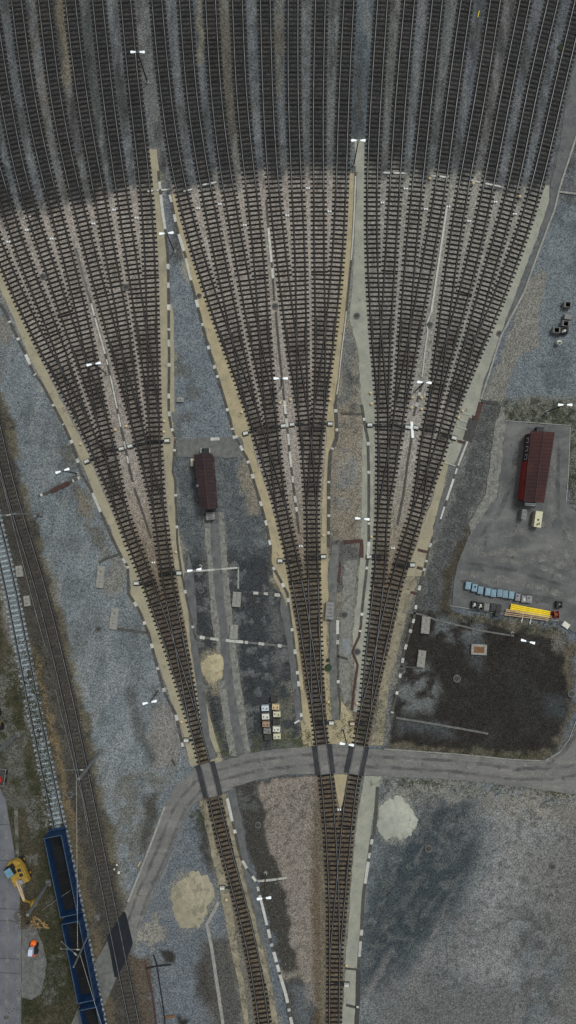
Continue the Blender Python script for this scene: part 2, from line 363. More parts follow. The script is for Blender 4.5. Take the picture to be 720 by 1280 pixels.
# left big blue-grey gravel
paint([(-80, 300), (20, 395), (60, 480), (105, 590), (160, 700), (225, 890), (235, 985), (205, 1030), (150, 1130), (120, 1010), (70, 800), (40, 640), (0, 530), (-80, 400)], (98, 108, 114), 6)
lb = inpoly([(-80, 300), (20, 395), (60, 480), (105, 590), (160, 700), (225, 890), (235, 985), (205, 1030), (150, 1130), (120, 1010), (70, 800), (40, 640), (0, 530), (-80, 400)], 6)
blend(lb*smooth((mid-.5)/.2)*.45, (114, 120, 124)); blend(lb*smooth((fbm(PX, PY, 26, 9)-.56)/.12)*.45, (74, 78, 78))
blend(lb*smooth((fbm(PX*1.3+PY*.3, PY*.3, 16, 131, 5)-.5)/.12)*.4, (122, 126, 127)); blend(lb*smooth((fbm(PX*1.2+PY*.25, PY*.3, 20, 133, 5)-.54)/.1)*.35, (88, 92, 92))
paint([(75, 530), (92, 555), (105, 600), (130, 660), (140, 700), (120, 690), (95, 640), (80, 590), (66, 550)], (80, 78, 70), 8, .8, tex=mid)
paint([(100, 610), (125, 640), (112, 655), (95, 640)], (120, 112, 100), 6, .6, tex=mid)
paint([(0, 395), (14, 400), (16, 425), (4, 430), (-10, 410)], (112, 106, 96), 5, .7)
paint([(140, 690), (158, 720), (155, 740), (130, 745), (135, 715)], (112, 108, 98), 6, .7)
paint([(190, 885), (215, 880), (228, 925), (222, 955), (195, 960), (185, 920)], (116, 110, 104), 8, .7)
paint([(155, 860), (168, 865), (180, 905), (196, 955), (186, 955), (165, 905)], (74, 74, 72), 4, .7)
paint([(145, 965), (215, 955), (225, 985), (200, 1050), (165, 1110), (140, 1060)], (92, 92, 86), 8, .8, tex=mid)
paint([(178, 1000), (200, 985), (196, 1030), (176, 1070)], (60, 58, 52), 5, .8)
# main-line corridor
corr = []
for y in range(380, 1345, 30): corr.append((px_at(T2, y)+18+4*math.sin(y*.05), y))
for y in range(1344, 500, -30): corr.append((px_at(T1, y)-22, y))
corr.append((-80, 500)); corr.append((-80, 380))
paint(corr, (62, 59, 54), 4)
cm = inpoly(corr, 4)
blend(cm*smooth((mid-.5)/.2)*.5, (78, 75, 68)); 
strip = [(px_at(T2, y)+9, y) for y in range(440, 1260, 30)]+[(px_at(T2, y)+22, y) for y in range(1240, 439, -30)]
paint(strip, (94, 88, 72), 5, .6, tex=mid, texlo=.3, texhi=.55)
st2 = [(px_at(T1, y)+10, y) for y in range(800, 1345, 30)]+[(px_at(T1, y)+22-(6 if y < 900 else 0), y) for y in range(1340, 799, -30)]
paint(st2, (96, 86, 68), 4, .6)
paint([(px_at(T1, y)+14, y) for y in range(820, 1040, 30)]+[(px_at(T1, y)+20, y) for y in range(1030, 819, -30)], (112, 94, 68), 3, .5)
st3 = [(px_at(T1, y)-24, y) for y in range(620, 1300, 30)]+[(px_at(T1, y)-8, y) for y in range(1280, 619, -30)]
paint(st3, (106, 103, 98), 4, .95)
# verge left of the main line
paint([(-80, 740), (-5, 740), (20, 840), (45, 960), (62, 1060), (80, 1140), (95, 1230), (108, 1340), (-80, 1340)], (66, 62, 50), 5)
gm = inpoly([(-80, 740), (-5, 740), (20, 840), (45, 960), (62, 1060), (80, 1140), (95, 1230), (108, 1340), (-80, 1340)], 5)
blend(gm*smooth((fbm(PX, PY, 18, 21)-.48)/.12)*.65, (50, 53, 36)); blend(gm*smooth((fbm(PX, PY, 22, 23)-.58)/.08)*.6, (96, 96, 92))
paint([(0, 920), (25, 930), (40, 1000), (10, 1020), (0, 1000)], (84, 84, 80), 6, .6, tex=mid)
# centre-left field between left and middle leads
paint([(214, 250), (232, 250), (262, 400), (305, 550), (225, 560), (216, 480), (212, 330)], (92, 102, 110), 4, warp=.5)
tr = inpoly([(214, 320), (236, 320), (262, 400), (305, 550), (225, 560), (216, 480)], 4)
blend(tr*smooth((mid-.52)/.15)*.5, (112, 118, 122)); blend(tr*smooth((fbm(PX, PY, 30, 31)-.56)/.1)*.6, (80, 80, 74))
paint([(210, 215), (222, 215), (234, 320), (216, 330)], (70, 70, 68), 5, .9)
paint([(222, 556), (310, 552), (345, 700), (372, 800), (386, 940), (250, 950), (235, 850), (222, 700)], (74, 80, 84), 4)
cf = inpoly([(222, 556), (310, 552), (345, 700), (372, 800), (386, 940), (250, 950), (235, 850), (222, 700)], 4)
blend(cf*smooth((mid-.5)/.16)*.55, (98, 104, 106))
paint([(230, 690), (342, 690), (366, 800), (380, 930), (250, 945), (236, 800)], (50, 54, 57), 14, .95)
blend(cf*smooth((fbm(PX, PY, 9, 36)-.58)/.1)*.6, (96, 100, 100))
paint([(305, 570), (322, 610), (325, 640), (312, 640), (300, 600)], (122, 112, 96), 6, .7)
paint([(335, 740), (368, 800), (376, 870), (350, 860), (335, 790)], (92, 94, 92), 10, .6, tex=mid)
paint([(340, 850), (382, 850), (388, 935), (345, 930)], (100, 98, 86), 10, .6, tex=mid)
paint([(222, 915), (400, 918), (400, 940), (260, 950)], (70, 72, 56), 8, .7, tex=mid)
# gap between middle and right groups
paint([(444, 195), (456, 300), (468, 520), (475, 700), (470, 800), (455, 925), (404, 925), (396, 820), (403, 700), (408, 560), (424, 400), (440, 240)], (116, 108, 96), 3, warp=.4)
ctr = inpoly([(444, 195), (456, 300), (468, 520), (475, 700), (470, 800), (455, 925), (404, 925), (396, 820), (403, 700), (408, 560), (424, 400), (440, 240)], 3)
blend(ctr*smooth((mid-.52)/.14)*.6, (88, 88, 84))
paint([(436, 300), (446, 300), (450, 400), (440, 500), (422, 510), (432, 400)], (94, 96, 94), 5, .8)
paint([(445, 430), (452, 460), (450, 510), (424, 515), (430, 470)], (70, 71, 68), 6, .7, tex=mid)
paint([(424, 560), (448, 560), (450, 620), (424, 640)], (112, 114, 114), 8, .6, tex=mid)
paint([(415, 678), (452, 678), (446, 730), (440, 742), (420, 742)], (72, 74, 74), 4, .9)
paint([(402, 850), (440, 850), (446, 900), (404, 910)], (92, 88, 78), 6, .7)
# right hand gravel fields
paint([(700, 120), (810, 100), (810, 520), (600, 520), (640, 420)], (94, 104, 110), 4)
rf = inpoly([(700, 120), (810, 100), (810, 520), (600, 520), (640, 420)], 4)
blend(rf*smooth((mid-.5)/.2)*.4, (100, 108, 112)); blend(rf*smooth((fbm(PX, PY, 34, 41)-.55)/.1)*.5, (68, 74, 80))
paint([(652, 350), (678, 335), (684, 345), (672, 400), (676, 430), (645, 455), (637, 475), (632, 508), (600, 508), (625, 448), (645, 390)], (110, 108, 102), 3)
paint([(610, 500), (722, 495), (722, 535), (615, 530)], (98, 97, 88), 6, .9)
paint([(610, 500), (722, 500), (722, 535), (615, 530)], (54, 58, 50), 4, .9, tex=fbm(PX, PY, 7, 44), texlo=.5, texhi=.62)
paint([(600, 498), (626, 505), (614, 560), (610, 615), (588, 665), (566, 725), (565, 775), (560, 790), (500, 800), (520, 740), (545, 660), (580, 580)], (70, 72, 72), 4)
dk = inpoly([(600, 498), (626, 505), (614, 560), (610, 615), (588, 665), (566, 725), (565, 775), (560, 790), (500, 800), (520, 740), (545, 660), (580, 580)], 4)
blend(dk*smooth((fbm(PX, PY, 6, 46)-.52)/.15)*.6, (94, 94, 92))
paint([(583, 660), (598, 660), (568, 730), (566, 770), (550, 770), (552, 720)], (62, 56, 44), 6, .85)
paint([(704, 530), (810, 530), (810, 640), (722, 640), (706, 600)], (96, 97, 90), 4)
paint([(704, 530), (810, 530), (810, 640), (722, 640), (706, 600)], (58, 60, 52), 4, .9, tex=fbm(PX, PY, 7, 47), texlo=.5, texhi=.6)
# dark soil compound
YARD = [(505, 762), (560, 764), (600, 772), (640, 778), (700, 792), (718, 812), (718, 885), (700, 930), (682, 950), (560, 945), (485, 934), (492, 860)]
paint(YARD, (42, 39, 36), 4)
ym = inpoly(YARD, 4)
blend(ym*smooth((fbm(PX, PY, 5, 51)-.56)/.12)*.3, (58, 56, 52)); blend(ym*smooth((fbm(PX, PY, 40, 52)-.6)/.1)*.3, (52, 55, 54))
paint([(495, 834), (535, 830), (552, 860), (540, 890), (505, 890), (495, 862)], (100, 106, 106), 8, .75, tex=mid, texlo=.3, texhi=.55)
paint([(545, 768), (600, 775), (610, 795), (575, 805), (540, 795)], (88, 94, 96), 7, .8, tex=mid, texlo=.3, texhi=.55)
paint([(580, 790), (605, 800), (600, 840), (588, 830)], (72, 78, 80), 7, .6)
paint([(678, 868), (712, 872), (706, 900), (680, 890)], (60, 70, 72), 8, .6)
paint([(495, 898), (560, 905), (570, 920), (500, 915)], (72, 78, 80), 8, .7)
paint([(560, 758), (640, 772), (700, 786), (716, 800), (722, 880), (704, 935), (684, 952), (570, 948), (487, 936), (487, 926), (560, 934), (680, 940), (700, 920), (712, 880), (706, 810), (690, 798), (620, 784), (560, 770)], (92, 86, 74), 3, .8, tex=mid, texlo=.28, texhi=.5)
paint([(690, 795), (704, 798), (706, 815), (694, 815)], (112, 108, 98), 4, .7)
# lower right field
paint([(478, 966), (810, 985), (810, 1340), (446, 1340), (455, 1200), (470, 1040)], (93, 100, 103), 5)
lr = inpoly([(478, 966), (810, 985), (810, 1340), (446, 1340), (455, 1200), (470, 1040)], 5)
u = PX*0.80+PY*0.60; v2 = -PX*0.60+PY*0.80     # wind-row direction
stre = fbm(PX*.9+PY*.45, (PY*.9-PX*.45)*.0+PY*.22-PX*.05, 22, 61, 5)
paint([(480, 1075), (530, 1000), (590, 1000), (595, 1080), (575, 1130), (530, 1180), (490, 1230), (450, 1240), (455, 1130)], (50, 61, 68), 18, .95)
blend(lr*smooth((fbm(u, v2*.3, 14, 64, 5)-.54)/.1)*smooth((700-PX)/200)*.4, (96, 97, 96))
blend(lr*smooth((fbm(PX, PY, 11, 65, 5)-.52)/.1)*.35, (104, 104, 102))
paint([(600, 990), (810, 995), (810, 1110), (680, 1060), (660, 1130), (640, 1240), (570, 1220), (600, 1100), (620, 1040)], (118, 120, 119), 22, .85)
paint([(480, 972), (720, 982), (740, 1050), (640, 1020), (560, 1000), (500, 1000)], (120, 115, 107), 14, .8, tex=mid, texlo=.3, texhi=.5)
paint([(640, 1060), (810, 1060), (810, 1180), (690, 1180)], (108, 104, 99), 24, .6)
paint([(500, 975), (620, 978), (600, 1005), (520, 1000)], (112, 112, 106), 8, .8, tex=mid, texlo=.3, texhi=.55)
blend(lr*smooth((fbm(u*.35, v2*1.5, 12, 141, 5)-.54)/.07)*smooth((680-PX)/160)*.45, (66, 73, 76)); blend(lr*smooth((stre-.52)/.12)*.45, (110, 108, 106))
blend(lr*smooth((fbm(PX, PY, 5, 63)-.57)/.1)*smooth((big-.42)/.1)*.45, (52, 56, 58))
paint([(640, 1120), (700, 1130), (720, 1280), (660, 1300), (630, 1200)], (72, 73, 71), 26, .6, tex=mid)
paint([(480, 1230), (640, 1230), (640, 1340), (470, 1340)], (88, 88, 86), 22, .6)
paint([(700, 1000), (810, 1020), (810, 1290), (705, 1280)], (94, 92, 88), 20, .6)
# lower middle field
paint([(288, 978), (404, 966), (412, 1340), (372, 1340), (350, 1200), (320, 1100)], (60, 58, 54), 3)
PINK = [(318, 980), (404, 968), (408, 1100), (412, 1240), (395, 1262), (382, 1255), (378, 1220), (362, 1180), (360, 1120), (345, 1085), (335, 1060), (330, 1020)]
paint(PINK, (120, 112, 104), 3, warp=1.4)
pk = inpoly(PINK, 3, 1.4)
blend(pk*smooth((fbm(PX, PY, 5, 71)-.55)/.12)*.6, (90, 86, 80)); 
paint([(392, 980), (408, 980), (414, 1340), (398, 1340), (390, 1200)], (82, 70, 54), 7, .8)
paint([(352, 1212), (392, 1216), (392, 1226), (352, 1224)], (118, 112, 102), 4, .7)
paint([(362, 1230), (388, 1235), (392, 1300), (374, 1300)], (84, 92, 98), 8, .7)
paint([(293, 985), (318, 985), (322, 1010), (300, 1010)], (84, 88, 88), 6, .7, tex=mid)
# lower left field
paint([(245, 1000), (262, 1040), (275, 1100), (300, 1240), (316, 1340), (170, 1340), (165, 1160), (205, 1070)], (88, 96, 104), 5)
ll = inpoly([(245, 1000), (262, 1040), (275, 1100), (300, 1240), (316, 1340), (170, 1340), (165, 1160), (205, 1070)], 5)
blend(ll*smooth((mid-.5)/.16)*.35, (108, 112, 116))
paint([(244, 1010), (256, 1020), (270, 1090), (262, 1090), (250, 1060)], (52, 50, 46), 5, .85)
paint([(252, 1175), (292, 1170), (305, 1290), (270, 1300), (250, 1240)], (70, 66, 60), 8, .8)
paint([(243, 1205), (262, 1200), (268, 1260), (250, 1260)], (58, 54, 50), 6, .7)
paint([(168, 1145), (205, 1140), (208, 1175), (180, 1195), (165, 1180)], (126, 122, 112), 5, .8, tex=fbm(PX, PY, 8, 74), texlo=.42, texhi=.55)
paint([(160, 1195), (186, 1200), (200, 1340), (175, 1340)], (76, 66, 54), 5, .9)
paint([(202, 1190), (218, 1190), (221, 1202), (206, 1206)], (42, 38, 34), 2, .9)
paint([(220, 1270), (236, 1272), (232, 1290), (220, 1290)], (36, 34, 32), 3, .9)
# fans: pinkish ballast, dark soiled ballast above
bx = np.array([-90, 0, 60, 130, 185, 200, 230, 270, 330, 400, 445, 480, 540, 600, 650, 680, 820], float)
by = np.array([330, 276, 263, 246, 238, 236, 241, 231, 223, 215, 213, 215, 221, 229, 241, 250, 280], float)
fan_edge = np.interp(PX, bx, by)
edge_n = (fbm(PX, PY*.5, 9, 110, 3)-.5)*42
for g in ('left', 'middle', 'right'):
    F = PATH[g]
    xl = np.interp(PY, YS, F[0]); xr = np.interp(PY, YS, F[7])
    if g == 'left': xr = xr+2
    ins = smooth((PX-xl+14)/4)*smooth((xr+14-PX)/4)*smooth((PY-150)/20)*smooth((960-PY)/10)
    blend(ins, (134, 126, 118) if g != 'right' else (132, 128, 120))
    blend(ins*smooth((mid-.5)/.2)*.35, (142, 136, 129))
    blend(ins*smooth((PY-560)/160)*.8, (108, 96, 80))
    blend(ins*smooth((PY-740)/120)*.8, (84, 72, 58))
blend(smooth((PX-444)/4)*smooth((690-PX)/10)*smooth((PY-205)/20)*smooth((520-PY)/60)*inpoly([(446, 200), (680, 240), (560, 560), (465, 540)], 4, .3)*.5, (122, 120, 114))
# upper yard
blend(smooth((fan_edge+edge_n-PY)/26+.5)*(PX > -400)*(PX < 1000), (70, 72, 72))
col_up = fbm(PX, PY, 9, 81, 3)
allp = [PATH[g][i] for g in ('left', 'middle', 'right') for i in range(8)]
dist = np.full(shp, 1e9); lane = np.full(shp, -1); 
for k, p in enumerate(allp):
    xx = np.interp(PY, YS, p); dd = np.abs(PX-xx); dist = np.minimum(dist, dd)
lane = np.zeros(shp)
for p in allp: lane += (PX > np.interp(PY, YS, p))
lanetint = [(66, 64, 56), (66, 70, 72), (64, 71, 71), (80, 83, 86), (84, 77, 68), (68, 67, 62), (62, 68, 66), (90, 93, 97), (92, 92, 90), (82, 86, 90), (80, 85, 90), (84, 80, 72), (82, 88, 94), (76, 82, 88), (84, 86, 88), (84, 86, 88), (74, 84, 90), (86, 86, 82), (82, 86, 90), (76, 80, 80), (78, 84, 92), (78, 76, 74), (82, 86, 92), (78, 84, 90), (84, 88, 92)]
upm = smooth((fan_edge+edge_n-PY+2)/30)*(PX > -400)*(PX < 1000)
for k in range(25):
    m = upm*(lane == k)*smooth((dist-6.0)/6.0)
    blend(m*smooth((fbm(PX, PY*.25, 10, 90+k)-.22)/.3), lanetint[k])
blend(upm*smooth((mid-.5)/.2)*.3, (46, 47, 48))
blend(upm*smooth((dist-10)/4)*smooth((fbm(PX*1.6, PY*.12, 10, 101, 4)-.48)/.14)*.5, (106, 107, 107))
blend(upm*smooth((dist-9)/4)*smooth((fbm(PX, PY*.3, 16, 102, 4)-.53)/.1)*.5, (46, 45, 43))
blend(upm*smooth((PY-150)/60)*smooth((fbm(PX, PY, 6, 83)-.45)/.15)*.55*(dist > 8), (98, 102, 106))
blend(upm*smooth((11.5-dist)/4)*.93*(.8+.2*smooth((fbm(PX, PY, 5, 99)-.4)/.2)), (50, 49, 49))
blend(upm*smooth((6.5-dist)/2)*smooth((fbm(PX, PY, 16, 98)-.45)/.15)*.6, (66, 63, 61))
# soiled bed under the tracks further down
dall = dist.copy()
for p in (T1, T2):
    xx = np.interp(PY, YS, p); dall = np.minimum(dall, np.abs(PX-xx)+1000*(PY < 360))
soil2 = np.full(shp, 1e9)
for p in (PATH['left'][0], PATH['middle'][0], PATH['right'][0]): soil2 = np.minimum(soil2, np.abs(PX-np.interp(PY, YS, p)))
blend(smooth((20-soil2)/5)*smooth((PY-985)/15)*.8, (98, 92, 80))
paint([(600, 500), (588, 560), (560, 640), (546, 680), (528, 720), (505, 800), (484, 930), (470, 930), (490, 800), (515, 700), (545, 600), (575, 520)], (98, 97, 94), 4, .8)
paint([(246, -5), (253, -5), (254, 78), (247, 80)], (112, 107, 92), 2, .75)
paint([(70, -5), (79, -5), (84, 60), (89, 112), (81, 112), (76, 60)], (104, 96, 82), 3, .7)
paint([(344, -5), (352, -5), (352, 70), (350, 125), (344, 120)], (94, 88, 74), 4, .6)
paint([(173, -5), (181, -5), (186, 80), (194, 186), (187, 186), (180, 90)], (88, 90, 92), 2, .9)
paint([(36, -5), (43, -5), (52, 90), (62, 150), (74, 230), (82, 262), (74, 258), (64, 210), (50, 120), (42, 70)], (92, 95, 98), 3, .7)
bedm = smooth((12.5-dist)/3)*smooth((PY-600)/200)
blend(bedm*.8, (80, 68, 56))
blend(bedm*smooth((fbm(PX, PY, 9, 85)-.5)/.15)*.5, (104, 90, 70))
# per-track tone, drips down the centre of each track, darker turnouts
for k, p in enumerate(allp):
    dd = np.abs(PX-np.interp(PY, YS, p)); z = (PY > 200)*(PY < 930)
    blend(smooth((10-dd)/4)*z*((k*37) % 10)/10*.16, (70, 66, 62))
    blend(smooth((4-dd)/2)*z*smooth((fbm(PX*.7+k*40, PY*.35, 8, 120, 3)-.5)/.12)*.45, (78, 72, 66))
for g, G in GR.items():
    for k in range(4):
        a_, c_ = PATH[g][2*k], PATH[g][2*k+1]; sp_ = np.interp(PY, YS, np.abs(c_-a_)); m_ = np.abs(PX-np.interp(PY, YS, (a_+c_)/2))
        blend(smooth((sp_/2+10-m_)/3)*smooth((17-sp_)/6)*(PY < 620)*(PY > 300)*(.3+.45*smooth((mid-.42)/.2)), (74, 67, 61))
oil = np.zeros(shp)
for g, G in GR.items():
    for k, t in enumerate(G['t1']): oil += np.exp(-((PY-t)/7.0)**2)*smooth((11.5-np.abs(PX-np.interp(PY, YS, PATH[g][2*k])))/4)
    for k, t in enumerate(G['t2']): oil += np.exp(-((PY-t)/7.0)**2)*smooth((11.5-np.abs(PX-np.interp(PY, YS, PATH[g][4*k])))/4)
    oil += np.exp(-((PY-G['t3'])/7.0)**2)*smooth((11.5-np.abs(PX-np.interp(PY, YS, PATH[g][0])))/4)
blend(np.clip(oil, 0, 1)*.55, (34, 32, 31))
xx = np.interp(PY, YS, T2); blend(smooth((10.5-np.abs(PX-xx))/3)*(PY > 380), (60, 56, 52))
xx = np.interp(PY, YS, T1); blend(smooth((10.5-np.abs(PX-xx))/3)*(PY > 560), (96, 104, 108))
# ------------------------------------------------------------------ sheets: roads, paths, walkways
ZL = [0.012]
def dens(poly, step=3.0, amp=0.8, closed=True):
    o = []; n = len(poly)
    for i in range(n if closed else n-1):
        a, b_ = poly[i], poly[(i+1) % n]; l = math.hypot(b_[0]-a[0], b_[1]-a[1]); k = max(1, int(l/step))
        for j in range(k):
            tt = j/k; o.append((a[0]+(b_[0]-a[0])*tt, a[1]+(b_[1]-a[1])*tt))
    if not closed: o.append(poly[-1])
    rr = []
    for (x, y) in o:
        nx = float(fbm(np.array([x]), np.array([y]), 7.0, 201, 3)[0])-.5; ny = float(fbm(np.array([x]), np.array([y]), 7.0, 207, 3)[0])-.5
        rr.append((x+nx*2*amp*1.6, y+ny*2*amp*1.6))
    return rr
def sheet(name, poly, m, amp=0.8, label=None):
    ZL[0] += 0.004; z = ZL[0]
    sc_ = {'beige_walkway': (136, 128, 108), 'ochre_walkway': (140, 130, 106), 'greenish_walkway': (130, 130, 120), 'stained_walkway': (116, 110, 94), 'pale_gravel_verge': (108, 107, 102)}.get(m.name)
    if sc_: paint(poly, sc_, 7.0, .6, 1.3)
    b_ = MB(); p = [(X(x), Y(y)) for x, y in dens(poly, 3.0, amp)]; b_.prism(p, 0.0, z)
    o = b_.build(name, m); o['kind'] = 'structure'
    if label: o['label'] = label
    return o
def band(rows): return [(a, y) for y, a, c in rows]+[(c, y) for y, a, c in reversed(rows)]
sheet('walkway', band([(335, -14, 1), (360, 0, 10), (400, 18, 29), (440, 34, 47), (480, 54, 66), (520, 75, 86), (560, 95, 107), (585, 105, 117), (620, 119, 131), (660, 138, 149), (700, 153, 167), (725, 164, 178), (745, 164, 184), (770, 178, 191), (800, 189, 203), (840, 202, 215), (880, 216, 229), (920, 230, 241), (957, 238, 247)]), M['beige'])
sheet('walkway', band([(187, 187, 196), (240, 191, 201), (290, 196, 206), (340, 199, 209), (440, 201, 210), (500, 202, 211), (530, 203, 216), (555, 203, 220), (580, 206, 216), (640, 210, 219), (680, 214, 226), (720, 221, 232), (760, 228, 238), (800, 235, 244), (860, 243, 252), (900, 250, 263), (955, 262, 280)]), M['beige'])
sheet('walkway', band([(380, 212, 214), (392, 211, 217), (450, 211.5, 217.5), (515, 212, 218)]), M['beige'], .4)
sheet('walkway', band([(243, 215, 219), (290, 222, 229), (323, 229, 239), (345, 235, 248), (380, 247, 259), (440, 265, 280), (480, 277, 295), (510, 285, 303), (530, 291, 310), (552, 297, 315), (580, 311, 322), (620, 325, 336), (680, 340, 352), (700, 340, 356), (722, 342, 359), (745, 354, 363), (800, 363, 372), (860, 371, 380), (905, 376, 391), (933, 379, 393)]), M['ochre'])
sheet('walkway', band([(217, 437, 444), (290, 434, 441), (340, 427, 437), (400, 421, 431), (440, 417, 427), (500, 410, 418), (530, 408, 419), (550, 408, 417), (570, 406, 412), (640, 402, 409), (690, 401, 409), (740, 401, 411), (800, 401, 408), (860, 406, 414), (895, 408, 440), (930, 410, 446)]), M['ochre'])
sheet('walkway', band([(175, 443, 455), (240, 446, 456), (300, 443, 456), (350, 441, 456), (400, 437, 459), (440, 448, 462), (480, 450, 467), (530, 454, 468), (560, 453, 467), (620, 452, 467), (690, 451, 466), (740, 447, 463), (790, 441, 460), (830, 443, 457), (860, 446, 453), (890, 442, 449)]), M['greenish'])
sheet('walkway', [(431, 700), (427, 760), (424, 850), (430, 880), (438, 870), (437, 820), (441, 760), (447, 700)], M['verge'], 1.2)
sheet('walkway', band([(232, 682, 687), (250, 675, 686), (275, 667, 679), (300, 657, 670), (340, 640, 654), (400, 614, 632), (440, 603, 618), (480, 589, 604), (510, 576, 600), (540, 566, 590), (580, 551, 572)]), M['greenish'])
sheet('walkway', band([(576, 551, 561), (620, 542, 552), (660, 527, 541), (676, 523, 541)]), M['beige'])
sheet('walkway', band([(675, 523, 541), (700, 514, 533), (720, 508, 531)]), M['beige'])
sheet('walkway', band([(720, 507, 523), (745, 500, 516), (770, 495, 508), (800, 489, 500), (830, 482, 493), (860, 475, 486), (900, 470, 481), (932, 463, 478)]), M['walk_low'])
sheet('walkway', band([(970, 455, 476), (985, 453, 474), (1020, 447, 466), (1100, 439, 457), (1160, 435, 451), (1200, 432, 448), (1280, 427, 446), (1330, 426, 445)]), M['greenish'])
sheet('walkway', [(417, 968), (435, 968), (429, 1000), (425, 1013), (422, 1000)], M['ochre'], .4)
sheet('walkway', band([(1001, 249, 258), (1050, 261, 268), (1100, 271, 283), (1130, 278, 290), (1180, 287, 296), (1230, 298, 305), (1280, 305, 312), (1330, 309, 317)]), M['walk_low'])
sheet('walkway', band([(992, 277, 284), (1050, 289, 294), (1095, 300, 306), (1125, 306, 312), (1150, 314, 320), (1200, 325, 332), (1240, 335, 341), (1330, 347, 357)]), M['walk_low'])
sheet('walkway', [(722, 60), (745, 40), (722, 165), (704, 215), (694, 262), (671, 322), (655, 365), (626, 420), (605, 495), (599, 502), (604, 478), (620, 438), (634, 395), (656, 340), (672, 298), (680, 272), (687, 248), (689, 228), (700, 178), (708, 120)], M['path_grey'], 1.0)
sheet('walkway', [(593, 520), (600, 504), (585, 555), (556, 640), (544, 676), (540, 676), (543, 655), (552, 620), (566, 585)], M['path_grey'], .6)
sheet('service_path', band([(640, 262, 273), (700, 264, 277), (780, 273, 284), (800, 275, 287), (860, 281, 293), (945, 295, 307)]), M['path_grey'], .3)
sheet('service_path', band([(645, 254, 262.5), (700, 259, 264.5), (780, 265, 273.5), (800, 269, 275.5), (815, 271, 276)]), M['verge'], .9)
sheet('service_path', band([(640, 272.5, 279), (700, 276.5, 284), (780, 283.5, 291), (860, 292.5, 302), (943, 306.5, 313)]), M['verge'], .9)
sheet('service_path', band([(850, 280.5-9, 281.5), (900, 280, 288.5), (945, 287, 295.5)]), M['verge'], .9)
sheet('service_path', [(222, 549), (300, 546), (306, 560), (296, 572), (222, 572)], M['concrete_dark'], 1.0)
sheet('service_path', [(236, 690), (242, 720), (246, 760), (246, 800), (254, 850), (262, 920), (272, 946), (262, 950), (254, 920), (246, 860), (238, 800), (236, 760), (230, 720)], M['path_grey'], .8)
sheet('service_path', [(285, 985), (294, 985), (301, 1020), (308, 1060), (314, 1095), (322, 1125), (332, 1180), (326, 1180), (316, 1130), (306, 1100), (300, 1060), (292, 1020)], M['path_grey'], .6)
sheet('service_path', [(352, 740), (360, 760), (366, 800), (372, 850), (378, 900), (370, 900), (364, 850), (358, 800), (350, 760)], M['path_grey'], .6)
sheet('service_path', [(415, 680), (424, 682), (421, 740), (421, 850), (424, 900), (416, 900), (412, 850), (412, 760), (410, 720)], M['concrete_dark'], .6)
sheet('road', [(155, 1138), (160, 1128), (178, 1083), (189, 1055), (205, 1010), (220, 981), (243, 960), (265, 955), (306, 943), (333, 937.5), (360, 934.6), (385, 933), (480, 937), (567, 943), (640, 950), (680, 952), (700, 940), (712, 925), (722, 900), (760, 860), (800, 850), (800, 1010), (720, 993), (640, 982), (567, 974), (480, 970), (430, 967), (360, 967.5), (321, 974.5), (294, 983), (278, 990), (250, 998), (240, 1006), (230, 1022), (220, 1045), (206, 1080), (190, 1118), (178, 1150), (168, 1182), (164, 1176)], M['asphalt'], .6)
sheet('paved_yard', [(632, 527), (713, 533), (710, 595), (708, 627), (722, 645), (800, 650), (800, 790), (716, 790), (700, 776), (640, 770), (600, 764), (565, 757), (566, 735), (571, 707), (584, 673), (606, 640), (622, 622), (626, 590)], M['asphalt_pad'], .6)
sheet('gravel_verge', [(626, 505), (632, 527), (626, 590), (621, 623), (606, 640), (590, 668), (586, 655), (606, 618), (611, 585), (617, 540)], M['verge'], 1.2)
sheet('road', [(-20, 940), (0, 984), (7.5, 1000), (18, 1063), (25, 1123), (27, 1160), (27, 1340), (-60, 1340), (-60, 900)], M['concrete_road'], .2)
sheet('apron', [(27.5, 1150), (44, 1158), (54, 1180), (58.5, 1205), (56, 1222), (52, 1242), (40, 1249), (27.5, 1246)], M['concrete_dark'], .8)
sheet('apron', [(134.5, 1176), (119, 1202), (124, 1230), (130.5, 1257), (146, 1222)], M['concrete_dark'], .2)
sheet('apron', [(100, 1255), (80, 1300), (78, 1340), (112, 1340)], M['concrete_dark'], .6)
